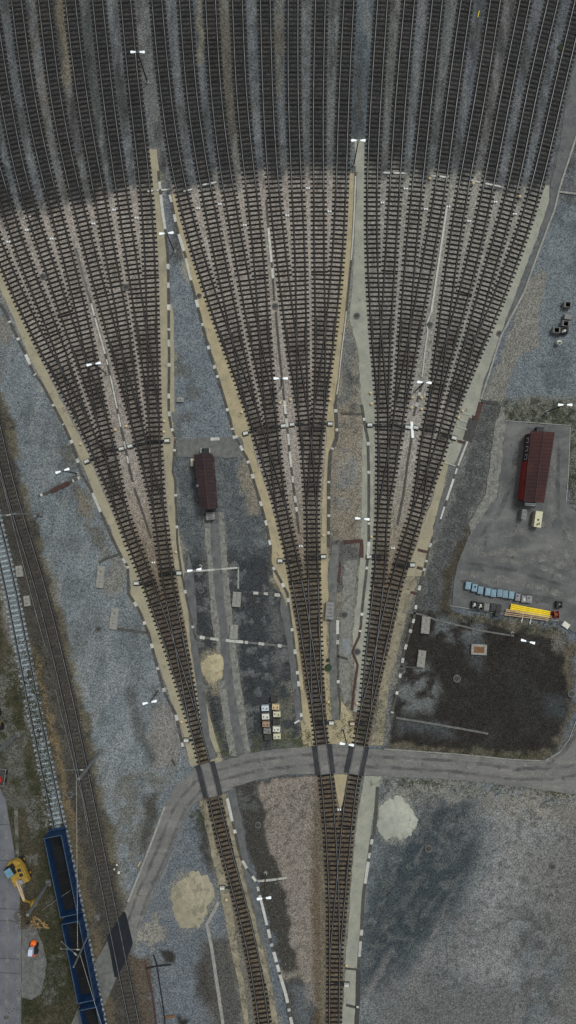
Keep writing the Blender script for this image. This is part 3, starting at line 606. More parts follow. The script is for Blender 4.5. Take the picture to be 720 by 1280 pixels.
# tyre wear and dust on the asphalt: thin films with ragged cover
def film(name, c, cover, sc):
    m = mat(name, c, None, 1.0, .92, fine=.1, fscale=5); t = m.node_tree; b = t.nodes['Principled BSDF']
    tc = t.nodes.new('ShaderNodeTexCoord'); n = t.nodes.new('ShaderNodeTexNoise'); n.inputs['Scale'].default_value = sc; n.inputs['Detail'].default_value = 5; n.inputs['Roughness'].default_value = .7
    t.links.new(tc.outputs['Object'], n.inputs['Vector']); mr = t.nodes.new('ShaderNodeMapRange'); mr.inputs['From Min'].default_value = .38; mr.inputs['From Max'].default_value = .66; mr.inputs['To Max'].default_value = cover
    t.links.new(n.outputs['Fac'], mr.inputs['Value']); t.links.new(mr.outputs[0], b.inputs['Alpha']); return m
FL = film('dust_film', L(128, 126, 122), .6, .5); FD = film('tyre_film', L(70, 70, 70), .5, .5)
def wear(pts, w_, m, off=0.0):
    ZL[0] += .0012; P = [Vector((X(x), Y(y))) for x, y in pts]; Q = []
    for i in range(len(P)):
        dd = (P[min(i+1, len(P)-1)]-P[max(0, i-1)]).normalized(); Q.append((P[i]+Vector((-dd.y, dd.x))*off))
    q2 = dens([(v.x/S+360, 640-v.y/S) for v in Q], 2.5, .5, False); b_ = MB(); z = ZL[0]; R_ = [Vector((X(x), Y(y))) for x, y in q2]; n = len(R_); l_ = []; r_ = []
    for i in range(n):
        dd = (R_[min(i+1, n-1)]-R_[max(0, i-1)]).normalized(); nn = Vector((-dd.y, dd.x)); k = w_/2*(.7+.5*random.random())*(min(1, (i+1)/6, (n-i)/6))
        l_.append(R_[i]+nn*k); r_.append(R_[i]-nn*k)
    for i in range(n-1): b_.face([(r_[i].x, r_[i].y, z), (r_[i+1].x, r_[i+1].y, z), (l_[i+1].x, l_[i+1].y, z), (l_[i].x, l_[i].y, z)])
    tag(b_.build('tyre_wear', m), kind='structure')
CLN = [(166, 1158), (178, 1122), (192, 1090), (206, 1058), (217, 1028), (230, 1003), (248, 983), (270, 970), (320, 957), (385, 950), (480, 953), (567, 958), (640, 967), (690, 968), (730, 960), (790, 930)]
for off, ww, m_ in ((-1.5, .55, FL), (-.75, .5, FD), (.1, .7, FL), (.9, .5, FD), (1.55, .6, FL)): wear(CLN, ww, m_, off)
wear([(640, 967), (680, 962), (704, 946), (722, 922), (740, 880)], .6, FD, .5); wear([(600, 962), (660, 966), (706, 952), (735, 910)], .5, FL, -.6)
for pts, ww, m_ in (([(585, 680), (610, 690), (650, 690), (690, 700), (720, 716)], 1.4, FL), ([(590, 690), (630, 700), (670, 706), (720, 730)], .7, FL), ([(650, 668), (690, 676), (705, 690), (720, 712)], .9, FL), ([(575, 715), (620, 722), (680, 735), (720, 752)], 1.0, FL), ([(600, 670), (640, 668), (680, 655), (700, 640)], .8, FL),
                    ([(645, 560), (640, 600), (625, 640), (600, 670)], .8, FD), ([(692, 560), (690, 610), (685, 660), (690, 700)], .9, FL), ([(698, 550), (697, 600), (698, 650)], .6, FD), ([(700, 640), (712, 670), (720, 690)], .8, FL), ([(574, 725), (640, 744), (700, 752)], 1.2, FD), ([(580, 703), (640, 712), (716, 735)], .5, FD), ([(648, 545), (644, 580), (640, 620)], .5, FL)):
    wear(pts, ww, m_)
for i in range(14):      # scuffed patches in front of the bins
    x = 604+i*6.2; wear([(x, 716+i*.9+random.uniform(-3, 3)), (x-.6, 722+i*.9), (x-1, 729+i*.9)], .45, FL)
for pts in ([(20, 1000), (22, 1060), (24, 1150), (23, 1280)], [(8, 1010), (10, 1100), (9, 1280)]): wear(pts, .6, FL)
# joints in the concrete road
jb = MB()
for yy in (1135, 1150, 1197, 1215, 1030, 1075): jb.box((X(5), Y(yy), ZL[0]+.001), (5.2, .05, .004), rz=R(-3))
tag(jb.build('road_joint', M['dark_metal']), kind='structure')
paint([(266.5+16*math.cos(q), 835+21*math.sin(q)) for q in np.arange(0, 6.28, .3)], (140, 131, 108), 7, .6, 1.6)
paint([(240+28.5*math.cos(q), 1125+37*math.sin(q)) for q in np.arange(0, 6.28, .3)], (122, 118, 104), 7, .6, 1.6)
paint([(495.5+24*math.cos(q), 1024+31*math.sin(q)) for q in np.arange(0, 6.28, .3)], (128, 128, 118), 7, .6, 1.6)
paint([(268+9*math.cos(q), 858+10*math.sin(q)) for q in np.arange(0, 6.28, .3)], (134, 126, 106), 7, .6, 1.6)
# medium brightness variation everywhere
C *= (1+(fbm(PX, PY, 120, 95, 3)-.5)*.25)[..., None]
C *= (1+(fbm(PX, PY, 4.2, 96, 2)-.5)*.28)[..., None]
C = np.clip(C, 0.006, .8)

nr, nc = shp
V = np.zeros((nr*nc, 3), np.float32); V[:, 0] = (PX.ravel()-360)*S; V[:, 1] = (640-PY.ravel())*S
I = np.arange(nr*nc).reshape(nr, nc)
Q = np.stack([I[1:, :-1], I[1:, 1:], I[:-1, 1:], I[:-1, :-1]], -1).reshape(-1)
me = bpy.data.meshes.new('ground'); nf = (nr-1)*(nc-1)
me.vertices.add(nr*nc); me.vertices.foreach_set('co', V.ravel())
me.loops.add(nf*4); me.loops.foreach_set('vertex_index', Q.astype(np.int32))
me.polygons.add(nf); me.polygons.foreach_set('loop_start', np.arange(0, nf*4, 4, dtype=np.int32))
me.update(calc_edges=True); me.validate()
ca = me.color_attributes.new('soil', 'FLOAT_COLOR', 'POINT')
ca.data.foreach_set('color', np.concatenate([C.reshape(-1, 3), np.ones((nr*nc, 1))], 1).astype(np.float32).ravel())
gm_ = bpy.data.materials.new('gravel_ground'); gm_.use_nodes = True; t = gm_.node_tree; b = t.nodes['Principled BSDF']
b.inputs['Roughness'].default_value = .95; b.inputs['Specular IOR Level'].default_value = .15
at = t.nodes.new('ShaderNodeAttribute'); at.attribute_name = 'soil'
tc = t.nodes.new('ShaderNodeTexCoord')
vo = t.nodes.new('ShaderNodeTexVoronoi'); vo.inputs['Scale'].default_value = 7.6
n1 = t.nodes.new('ShaderNodeTexNoise'); n1.inputs['Scale'].default_value = 4.0; n1.inputs['Detail'].default_value = 3
t.links.new(tc.outputs['Object'], vo.inputs['Vector']); t.links.new(tc.outputs['Object'], n1.inputs['Vector'])
sx = t.nodes.new('ShaderNodeSeparateColor'); t.links.new(vo.outputs['Color'], sx.inputs[0])
m1 = t.nodes.new('ShaderNodeMapRange'); m1.inputs['To Min'].default_value = .48; m1.inputs['To Max'].default_value = 1.52
t.links.new(sx.outputs[0], m1.inputs['Value'])
m2 = t.nodes.new('ShaderNodeMapRange'); m2.inputs['From Min'].default_value = .3; m2.inputs['From Max'].default_value = .7; m2.inputs['To Min'].default_value = .82; m2.inputs['To Max'].default_value = 1.18
t.links.new(n1.outputs['Fac'], m2.inputs['Value'])
mm = t.nodes.new('ShaderNodeMath'); mm.operation = 'MULTIPLY'; t.links.new(m1.outputs[0], mm.inputs[0]); t.links.new(m2.outputs[0], mm.inputs[1])
vm = t.nodes.new('ShaderNodeVectorMath'); vm.operation = 'SCALE'; t.links.new(at.outputs['Color'], vm.inputs[0]); t.links.new(mm.outputs[0], vm.inputs['Scale'])
t.links.new(vm.outputs[0], b.inputs['Base Color'])
bp = t.nodes.new('ShaderNodeBump'); bp.inputs['Strength'].default_value = .5; bp.inputs['Distance'].default_value = .06
t.links.new(vo.outputs['Distance'], bp.inputs['Height']); t.links.new(bp.outputs[0], b.inputs['Normal'])
me.materials.append(gm_)
ground = bpy.data.objects.new('ground', me); COL.objects.link(ground); tag(ground, kind='structure')

# kerbs round the compound / along the road
def ribbon(b_, pts, w_, z0, z1, mi=0):
    P = [Vector((X(x), Y(y))) for x, y in pts]; n = len(P); Lp = []; Rp = []
    for i in range(n):
        a = P[max(0, i-1)]; c = P[min(n-1, i+1)]; dd = (c-a).normalized(); nn = Vector((-dd.y, dd.x))
        Lp.append(P[i]+nn*w_/2); Rp.append(P[i]-nn*w_/2)
    for i in range(n-1):
        a, bb, c, dd = Lp[i], Lp[i+1], Rp[i+1], Rp[i]
        b_.face([(dd.x, dd.y, z1), (c.x, c.y, z1), (bb.x, bb.y, z1), (a.x, a.y, z1)], mi)
        b_.face([(a.x, a.y, z0), (a.x, a.y, z1), (bb.x, bb.y, z1), (bb.x, bb.y, z0)], mi)
        b_.face([(c.x, c.y, z0), (c.x, c.y, z1), (dd.x, dd.y, z1), (dd.x, dd.y, z0)], mi)
    for i in (0, n-1):
        b_.face([(Lp[i].x, Lp[i].y, z0), (Rp[i].x, Rp[i].y, z0), (Rp[i].x, Rp[i].y, z1), (Lp[i].x, Lp[i].y, z1)], mi)
for pts, ww in (([(480, 936), (567, 942), (640, 949), (680, 951), (699, 940), (711, 924), (721, 898)], .14), ([(160, 1127), (178, 1082), (189, 1054), (206, 1008)], .3), ([(562, 757), (600, 763), (640, 769), (698, 776)], .12), ([(632, 526), (713, 532)], .12), ([(712.5, 534), (710, 595), (707.5, 627)], .12)):
    kb = MB(); ribbon(kb, pts, ww, 0, .16); tag(kb.build('kerb', M['concrete']), kind='structure')

# ------------------------------------------------------------------ railway tracks
def sleeper_mesh(name, m, plates=True, w_=.27, ln=2.6, top=.06):
    b_ = MB(); b_.box((0, 0, -.06), (ln, w_, top+.06), 0, 0)
    if plates:
        for sx in (-1, 1): b_.box((sx*.75, 0, top), (.34, .20, .02), 0, 1)
    me = bpy.data.meshes.new(name); me.from_pydata(b_.v, [], b_.f)
    me.materials.append(m); me.materials.append(M['rust']); me.polygons.foreach_set('material_index', b_.m); me.update()
    return me
SM = sleeper_mesh('timber_sleeper', M['sleeper']); SMD = sleeper_mesh('oily_sleeper', M['sleeper_dark']); SMC = sleeper_mesh('concrete_sleeper', M['sleeper_conc'], w_=.27)
M['sleeper_brown'] = mat('brown_grey_sleeper', L(50, 47, 44), L(76, 72, 67), 4, .9, objrand=.25); SMB = sleeper_mesh('brown_sleeper', M['sleeper_brown'], w_=.25)
SML = sleeper_mesh('long_sleeper', M['sleeper'], plates=False); SMLD = sleeper_mesh('long_oily_sleeper', M['sleeper_dark'], plates=False)
def add_sleeper(me, x, y, rz, parent, sx=1.0):
    o = bpy.data.objects.new('sleeper', me); COL.objects.link(o); o.parent = parent
    o.location = (x-parent.location.x, y-parent.location.y, -parent.location.z)
    o.rotation_euler = (0, 0, rz+random.uniform(-.008, .008)); o.scale = (sx, random.uniform(.92, 1.06), 1)
    return o
def stations(path, y0, y1, step):
    ys = np.arange(y0, y1, .5); xs = np.interp(ys, YS, path)
    s = np.concatenate([[0], np.cumsum(np.hypot(np.diff(xs), np.diff(ys)))])
    t_ = np.arange(step/2, s[-1], step)
    return np.interp(t_, s, ys)
def rail(path, y0, y1, off, name, parent, dz=0.0, steel=None, wh=.075):
    steel = steel or ('steel' if y1 > 850 else 'steel_dull')
    n = max(2, int((y1-y0)/6)+1); ys = np.linspace(y0, y1, n); b_ = MB()
    P = []
    for y in ys:
        x = px_at(path, y); s_ = slope(path, y); t_ = Vector((s_, -1.0)).normalized()   # downwards on the picture
        nn = Vector((-t_.y, t_.x)); P.append(Vector((X(x), Y(y)))+nn*off); P[-1] = (P[-1], nn)
    prof = [(-.13, .075), (-.13, .11), (-.03, .15), (-.03, .20), (-wh/2, .205), (-wh/2, .25), (wh/2, .25), (wh/2, .205), (.03, .20), (.03, .15), (.13, .11), (.13, .075)]
    k = len(prof)
    for (p, nn) in P:
        for (u_, z) in prof: q = p+nn*u_; b_.v.append((q.x, q.y, z+dz))
    for i in range(n-1):
        for j in range(k-1):
            a = i*k+j; b_.f.append((a, a+1, a+k+1, a+k)); b_.m.append((2 if (steel == 'steel' and ys[i] > 235 and y0 < 0) else 1) if 4 <= j <= 6 else 0)
    return b_.build(name, [M['rust'], M[steel], M['steel_dull']], parent)
STEP = 5.8
def mk_track(path, y0, y1, label, name='railway_track', group='sidings of the marshalling yard', me=SM, step=STEP, cat='railway track', skip=None, steel=None):
    steel = steel or ('steel' if y0 > 800 or me is SMC or me is SMB or y0 < 0 else 'steel_dull')
    ym_ = (y0+y1)/2; e = empty(name, (X(px_at(path, ym_)), Y(ym_), 0), label, cat, group)
    rail(path, y0, y1, .76, 'rail', e, steel=steel); rail(path, y0, y1, -.76, 'rail', e, steel=steel)
    st = [y for y in stations(path, y0, y1, step) if not (skip and skip[0] < y < skip[1])]
    extra = []
    vis = [y for y in st if -6 < y < 1286 and -12 < px_at(path, y) < 732]
    if len(vis) > 100: keep = set(vis[:100]); extra = [y for y in vis if y not in keep]
    else: keep = set(vis)
    for y in keep:
        add_sleeper(SMD if (me is SM and y < 245 and random.random() < .7) else me, X(px_at(path, y)), Y(y), math.atan(slope(path, y)), e)
    if extra:
        b_ = MB()
        for y in extra: b_.box((X(px_at(path, y)), Y(y), -.06), (2.6, .30, .16), math.atan(slope(path, y)))
        tag(b_.build('sleepers', me.materials[0], e), kind='stuff')
    return e
def sep_y(pa, pb, lim, y0, y1):
    ys = np.arange(y0, y1, 1.0); d_ = np.abs(np.interp(ys, YS, pb)-np.interp(ys, YS, pa))
    ok = np.where(d_ < lim)[0]
    return float(ys[ok[0]]) if len(ok) else y1
def shifts(pa, pb, y0):
    m_ = (pa+pb)/2; d_ = (px_at(pb, y0)-px_at(pa, y0))/2*slope(m_, y0); return y0+d_, y0-d_
def mk_turnout(pa, pb, y0, toe, label, toe_dark=True):
    ym_ = (y0+toe)/2; mid_ = (pa+pb)/2
    e = empty('turnout', (X(px_at(mid_, ym_)), Y(ym_), 0), label, 'railway turnout', 'turnouts of the yard throat')
    ya, yb0 = shifts(pa, pb, y0)
    rail(pa, ya, toe, .76*SGN, 'stock_rail', e); rail(pb, yb0, toe, -.76*SGN, 'stock_rail', e)
    ysn = np.arange(y0, toe, 1.0); d_ = np.abs(np.interp(ysn, YS, pb)-np.interp(ysn, YS, pa))
    near = np.where(d_ < 0.9)[0]; yb = float(ysn[near[0]]) if len(near) else toe
    rail(pa, ya, yb, -.76*SGN, 'switch_rail', e, -.003); rail(pb, yb0, yb, .76*SGN, 'switch_rail', e, -.006)
    fr = np.where(d_ < 12.2)[0]; yf = float(ysn[fr[0]]) if len(fr) else y0+20
    if yf > y0+4:
        b_ = MB(); xc = X(px_at(mid_, yf)); rz = math.atan(slope(mid_, yf))
        b_.prism([(xc-.22, Y(yf-9)), (xc+.22, Y(yf-9)), (xc+.07, Y(yf+3)), (xc-.07, Y(yf+3))], .12, .245)
        b_.build('frog', M['dark_metal'], e)
        rail(pa, max(y0, yf-14), yf+12, .60*SGN, 'check_rail', e, -.002, 'steel_dull', .06); rail(pb, max(y0, yf-14), yf+12, -.60*SGN, 'check_rail', e, -.002, 'steel_dull', .06)
    for y in stations(mid_, y0, toe+1, STEP):
        xa, xb = px_at(pa, y), px_at(pb, y); ln = abs(xb-xa)*S*math.cos(math.atan(slope(mid_, y)))+2.6
        dark = abs(y-toe) < 9
        add_sleeper(SMLD if dark else SML, X((xa+xb)/2), Y(y), math.atan(slope(mid_, y)), e, ln/2.6)
    return e
# offset sign: nn for a track running down the picture points to +x when off is positive
SGN = -1
LIM = 20.6
for g in ('left', 'middle', 'right'):
    G = GR[g]; F = PATH[g]; seps = []
    for k in range(4):
        a, b_ = F[2*k], F[2*k+1]; ys_ = sep_y(a, b_, LIM, 200, G['t1'][k]); seps.append(ys_)
        for j, p in ((0, a), (1, b_)):
            i = 2*k+j
            mk_track(p, -40, shifts(a, b_, ys_)[j], f'siding with dark timber sleepers, {ORD[i]} from the left in the {g} fan of tracks')
        mk_turnout(a, b_, ys_, G['t1'][k], f'turnout joining the {ORD[2*k]} and {ORD[2*k+1]} sidings of the {g} fan')
    for k in range(2):
        a, b_ = F[4*k], F[4*k+2]; t0 = max(G['t1'][2*k], G['t1'][2*k+1]); ys_ = sep_y(a, b_, LIM, min(G['t1'][2*k], G['t1'][2*k+1]), G['t2'][k])
        ys_ = max(ys_, t0)
        half = 'left' if k == 0 else 'right'
        for q, (p, tt) in enumerate(((a, G['t1'][2*k]), (b_, G['t1'][2*k+1]))):
            if ys_-tt > 4: mk_track(p, tt, shifts(a, b_, ys_)[q], f'short lead just below the {ORD[2*k+q]} upper turnout from the left in the {g} fan', group='short leads between turnouts')
        mk_turnout(a, b_, ys_, G['t2'][k], f'turnout gathering the {half} four sidings of the {g} fan')
    a, b_ = F[0], F[4]; t0 = max(G['t2']); ys_ = max(sep_y(a, b_, LIM, min(G['t2']), G['t3']), t0)
    for q, (p, tt) in enumerate(((a, G['t2'][0]), (b_, G['t2'][1]))):
        if ys_-tt > 4: mk_track(p, tt, shifts(a, b_, ys_)[q], f'short {"left" if q == 0 else "right"} lead between the last two turnouts of the {g} fan', group='short leads between turnouts')
    mk_turnout(a, b_, ys_, G['t3'], f'final turnout where all eight sidings of the {g} fan become one line')
mk_track(PATH['left'][0], 925, 1335, 'single lead line below the left fan, crossing the road and leaving at the bottom edge', group='lead lines', skip=(953, 996))
ysx = sep_y(PATH['middle'][0], PATH['right'][0], LIM, 950, 1200)
mk_track(PATH['middle'][0], 903, shifts(PATH['middle'][0], PATH['right'][0], ysx)[0], 'lead line below the middle fan, crossing the road', group='lead lines', skip=(931, 967))
mk_track(PATH['right'][0], 904, shifts(PATH['middle'][0], PATH['right'][0], ysx)[1], 'lead line below the right fan, crossing the road', group='lead lines', skip=(932, 967))
mk_turnout(PATH['middle'][0], PATH['right'][0], ysx, 1228, 'long turnout where the middle and right lead lines meet below the road')
mk_track(PATH['middle'][0], 1228, 1335, 'single line at the bottom edge below the meeting of two leads', group='lead lines')
mk_track(T1, 600, 1335, 'main line track with pale bluish concrete sleepers, under the blue wagons', group='main line tracks', me=SMC, step=6.3)
mk_track(T2, 410, 1335, 'main line track with brown sleepers, right of the pale-sleepered track', group='main line tracks', step=5.2, skip=(1172, 1200), me=SMB)
# loose rail beside the main line
b_ = MB(); pts = [(-1, 590), (5.5, 610), (20, 668), (38.5, 740), (47, 772), (57, 808)]
def loose(pts, label):
    b_ = MB(); ribbon(b_, pts, .10, 0, .16, 0); ribbon(b_, pts, .08, .16, .22, 1); tag(b_.build('spare_rail', [M['rust'], M['steel']]), label, 'rail', 'loose rails')
loose(pts, 'long spare rail lying left of the brown-sleepered main line, upper piece')
loose([(70, 862), (83, 915), (95, 965), (103, 995), (110.5, 1040)], 'long spare rail lying left of the brown-sleepered main line, lower piece')

# level crossings
def crossing(path, y0, y1, label, mt='panel'):
    ym_ = (y0+y1)/2; e = empty('level_crossing', (X(px_at(path, ym_)), Y(ym_), 0), label, 'level crossing', 'level crossings of the service road')
    for nm, a, c in (('inner_panel', -.66, .66), ('outer_panel', -1.55, -.86), ('outer_panel', .86, 1.55)):
        b_ = MB(); n = 8; P = []
        for i in range(n+1):
            y = y0+(y1-y0)*i/n; s_ = slope(path, y); nn = Vector((1, s_)).normalized(); p = Vector((X(px_at(path, y)), Y(y))); P.append((p+nn*a, p+nn*c))
        for i in range(n):
            q = [P[i][0], P[i+1][0], P[i+1][1], P[i][1]]; b_.face([(v.x, v.y, .235) for v in q])
        b_.face([(P[0][0].x, P[0][0].y, .02), (P[0][0].x, P[0][0].y, .235), (P[0][1].x, P[0][1].y, .235), (P[0][1].x, P[0][1].y, .02)])
        b_.face([(P[n][0].x, P[n][0].y, .235), (P[n][0].x, P[n][0].y, .02), (P[n][1].x, P[n][1].y, .02), (P[n][1].x, P[n][1].y, .235)])
        b_.build(nm, M['asphalt'] if nm == 'inner_panel' else M[mt], e)
    return e
crossing(PATH['left'][0], 954, 995, 'asphalt level crossing on the left lead line')
crossing(PATH['middle'][0], 931, 967, 'asphalt level crossing on the middle lead line')
crossing(PATH['right'][0], 932, 967, 'asphalt level crossing on the right lead line')
e = empty('level_crossing', (X(150), Y(1180), 0), 'black rubber crossing deck on the brown-sleepered main line', 'level crossing')
def edge_x(poly, y):
    xs_ = []
    for i in range(len(poly)):
        (x0, y0), (x1, y1) = poly[i], poly[(i+1) % len(poly)]
        if (y0 <= y < y1) or (y1 <= y < y0): xs_.append(x0+(x1-x0)*(y-y0)/(y1-y0))
    return min(xs_), max(xs_)
DECK = [(134.7, 1170), (155, 1138), (158, 1142), (166.5, 1179), (158, 1199), (146, 1222.5), (144, 1222)]
for nm, lo_, hi_ in (('outer_panel', -99, -.84), ('inner_panel', -.67, .67), ('outer_panel', .84, 99)):
    Pp = []
    for y in np.arange(1139, 1222.4, 3.0):
        c = px_at(T2, y); a, d_ = edge_x(DECK, y); l_, r_ = max(a, c+lo_/S), min(d_, c+hi_/S)
        if r_ > l_: Pp.append((l_, r_, y))
    if len(Pp) > 1:
        b_ = MB(); b_.prism([(X(p[0]), Y(p[2])) for p in Pp]+[(X(p[1]), Y(p[2])) for p in reversed(Pp)], .03, .24); b_.build(nm, M['black'], e)

# ------------------------------------------------------------------ cable troughs
def trough(pts, label, dark='trough', lids=(), w_=.38, h=.11, lw=.45, lm='lid'):
    cx = sum(p[0] for p in pts)/len(pts); cy = sum(p[1] for p in pts)/len(pts)
    e = empty('cable_trough', (X(cx), Y(cy), 0), label, 'cable trough', 'cable troughs')
    b_ = MB(); ribbon(b_, dens(pts, 6, .25, False), w_, 0, h); b_.build('channel', M[dark], e)
    P = [Vector(p) for p in pts]; cum = [0]
    for i in range(len(P)-1): cum.append(cum[-1]+(P[i+1]-P[i]).length)
    def at_(s_):
        s_ = max(0, min(cum[-1]-1e-3, s_)); i = max(k for k in range(len(P)-1) if cum[k] <= s_); t_ = (s_-cum[i])/(cum[i+1]-cum[i]); return P[i].lerp(P[i+1], t_)
    for (a, c) in lids:
        s0, s1 = a*cum[-1], c*cum[-1]; n = max(1, int((s1-s0)/8)); q = [at_(s0+(s1-s0)*i/n) for i in range(n+1)]
        b_ = MB(); ribbon(b_, [(v.x, v.y) for v in q], lw*random.uniform(.85, 1.1), .02, h+.035+random.uniform(0, .006)); b_.build('lid', M[lm], e)
    return e
def rl(n, seed, mn=.006, mx=.02, lo_=0., hi_=1.):
    r_ = random.Random(seed); o = []
    for i in range(n):
        a = lo_+(hi_-lo_)*(i+r_.uniform(.1, .8))/n; o.append((a, min(1, a+r_.uniform(mn, mx))))
    return o
trough([(-14, 362), (4, 385), (20, 418), (34, 447), (42, 466), (52, 478), (66, 505), (78, 528), (90, 553), (97, 575), (103, 594)], 'cable trough along the outer left walkway, upper half', lids=rl(9, 1)+[(.36, .40)])
trough([(103, 594), (114, 612), (126, 640), (138, 668), (152, 696), (160, 708), (161, 742), (174, 762), (186, 792), (197, 835), (206, 866), (220, 893), (229, 935)], 'cable trough along the outer left walkway, lower half', lids=[(.07, .14)]+rl(9, 2, .008, .02, .25))
trough([(198, 214), (200, 235), (203, 262), (207, 290), (210, 320), (211, 390), (211.5, 450), (211, 515), (214, 535), (219, 546)], 'cable trough on the right side of the left fan', lids=[(.04, .07), (.09, .22), (.35, .37)]+rl(8, 3, .008, .03, .4))
trough([(219, 548), (216, 590), (219, 600), (222, 680), (227, 716), (236, 760), (245, 800)], 'cable trough down to the lying lamp beside the left fan', lids=rl(5, 4, .01, .02), w_=.3)
trough([(210, 238), (214, 249), (219, 275), (224, 295), (232, 320), (236, 340), (243, 366), (249, 390), (258, 425), (266, 452), (281, 500), (292, 542)], 'cable trough on the left side of the middle fan', lids=[(.02, .05), (.10, .13), (.18, .25), (.28, .37), (.45, .48)]+rl(6, 5, .006, .015, .5))
trough([(292, 542), (303, 562), (309, 573), (316, 596), (324, 622), (333, 655), (338, 682), (337, 702), (349, 722), (359, 742), (364, 780), (368, 808), (374, 860), (377, 900)], 'cable trough along the walkway left of the middle leads', lids=rl(14, 6, .006, .02))
trough([(333, 250), (337, 303), (341, 345), (343, 376)], 'cable trough in the ballast of the middle fan, upper piece', lids=[(.28, .62), (.68, .78)], lw=.35, w_=.3)
trough([(345, 390), (348, 427), (352, 467), (356, 508), (360, 540), (362, 565), (366, 600), (371, 640), (374, 667)], 'cable trough in the ballast of the middle fan, lower piece', lids=[(.4, .46), (.48, .52), (.55, .6), (.63, .70), (.74, .77), (.83, .86), (.88, .9)], lw=.4, w_=.32)
trough([(444.5, 215), (443, 260), (441, 300), (437, 345), (432, 400), (427, 440), (423, 480), (419, 505)], 'long white edged trough right of the middle fan', lids=[(.02, .38), (.6, .96)], lw=.22, w_=.34)
trough([(419, 505), (421, 535), (421, 548), (413, 566), (411, 600), (411, 640), (410.5, 684)], 'dark cable trough beside the right-hand leads of the middle fan', lids=rl(7, 8, .012, .022), w_=.55)
trough([(452, 506), (456, 530), (460, 550), (461, 600), (461, 680), (458, 715), (454, 750), (451, 782)], 'dark cable trough between the two beige strips left of the right fan', lids=rl(7, 9, .01, .016)+[(.62, .68)], w_=.4)
trough([(451, 782), (449, 795), (440.5, 814), (447, 831), (442.5, 863), (440, 888)], 'zigzag rust red cable trough left of the right fan', dark='trough_red', lids=[(.05, .07)], w_=.36)
trough([(422, 775), (422, 800), (422.5, 850), (425, 880), (424, 900)], 'cable trough beside the grey track cabinet', lids=[(.0, .14), (.2, .24), (.6, .63)], w_=.34)
trough([(424, 703), (423, 728)], 'short rust red trough above the track cabinet', dark='trough_red', w_=.55)
trough([(430, 677.5), (452, 676), (452, 697)], 'angled rust red trough at the top of the dark gravel pit', dark='trough_red', w_=.6)
trough([(426, 516.5), (451, 517.5)], 'short dark cross trough between middle and right fans', w_=.35)
trough([(422, 820), (435, 824)], 'short slanted dark trough beside the concrete plate', w_=.35, dark='cover')
trough([(558.5, 258), (551, 310), (545, 350), (539, 390)], 'long white cable duct in the right fan, upper piece', lids=[(0, 1)], w_=.3, lw=.34, lm='lid')
trough([(539, 390), (537.5, 395), (533, 403), (534.5, 415), (531, 440), (527.5, 472)], 'kinked white cable duct around a manhole in the right fan', lids=[(0, .2), (.22, 1)], w_=.24, lw=.26)
trough([(528, 478), (522, 500), (517, 520)], 'broken cable duct above the white cross in the right fan', lids=[(.3, .4), (.6, .72)], w_=.3)
trough([(515, 545), (510, 575), (504, 620), (497, 655)], 'dark cable trough running down from the white cross', w_=.34)
trough([(95, 310), (104, 345), (113, 375)], 'faint grey cable duct in the left fan', dark='concrete_dark', w_=.3)
trough([(113, 375), (121, 405), (131, 440), (140, 478), (148, 518), (156, 555), (163, 590), (166, 602)], 'white dashed cable trough down the middle of the left fan', lids=[(.02, .09), (.1, .3), (.33, .36), (.42, .6), (.63, .7), (.78, .82), (.86, .9)], w_=.34, lw=.26)
trough([(168, 610), (180, 645), (189, 673)], 'thin dark cable duct at the tip of the left fan', w_=.3)
trough([(722, 165), (704, 220), (698, 240), (693, 262), (671, 320), (655, 365), (626, 420), (601, 499)], 'long pale kerb trough along the right edge of the yard', dark='concrete', w_=.28, h=.2)
trough([(698, 240), (735, 245)], 'pale kerb branching off to the right edge of the photo', dark='concrete', w_=.28, h=.18)
trough([(584, 552), (572, 583), (560, 619), (553, 641), (549, 654)], 'white kerb trough along the dark gravel right of the right fan', lids=[(0, .3), (.33, .40), (.46, .72), (.8, .95)], w_=.3, lw=.3)
trough([(541, 671), (535, 690), (530, 712), (524, 735), (519, 762), (517, 775), (505, 815), (497, 862), (489, 895)], 'cable trough with loose lids left of the dark compound', lids=rl(12, 12, .008, .03), w_=.34)
trough([(601, 503), (596, 522), (590, 522)], 'rust red trough corner at the end of the right walkway', dark='trough_red', w_=.7)
trough([(592, 524), (584, 551)], 'wide dark brown trough beside the greenish walkway', dark='cover', w_=1.5)
trough([(601, 502), (622, 504)], 'dark cross trough at the top of the dark gravel', dark='cover', w_=.5)
for i, (x0, y0, x1, y1, rz) in enumerate(((572, 551, 582, 554, 0), (522, 687, 534, 690, 0), (521, 709, 528, 711, 0), (513, 740, 520, 742, 0))):
    trough([(x0, y0), (x1, y1)], f'{ORD[i]} short rust red cross trough from the top on the right walkway', dark='trough_red', w_=.42)
for i, (x0, y0, x1, y1) in enumerate(((576, 516, 588, 519), (574, 525, 584, 528), (571, 533, 583, 537), (555, 578, 569, 582.5))):
    trough([(x0, y0), (x1, y1)], f'{ORD[i]} thin pale cross duct from the top on the greenish walkway', dark='sand_green', w_=.2, h=.14)
trough([(244, 795), (253, 797), (290, 801), (330, 805), (364, 808.5)], 'white dashed trough crossing the service path', dark='concrete_dark', lids=[(.05, .1), (.16, .25), (.32, .5), (.52, .55), (.66, .72), (.86, .9)], w_=.3)
trough([(231, 715), (262, 712.5), (298, 709.5), (298, 736)], 'pale kinked duct leading to the upper concrete hatch', dark='concrete', lids=[(.15, .4), (.5, .7)], w_=.26, lw=.28)
trough([(316, 741), (332, 742), (350, 744)], 'short dashed trough right of the upper hatch', lids=[(.02, .2), (.4, .55), (.8, 1)], w_=.3)
trough([(503, 765), (517, 766), (526, 768), (538, 772), (545, 775), (600, 788), (642, 795)], 'thin cable trough across the top of the dark compound', w_=.26, dark='concrete_dark')
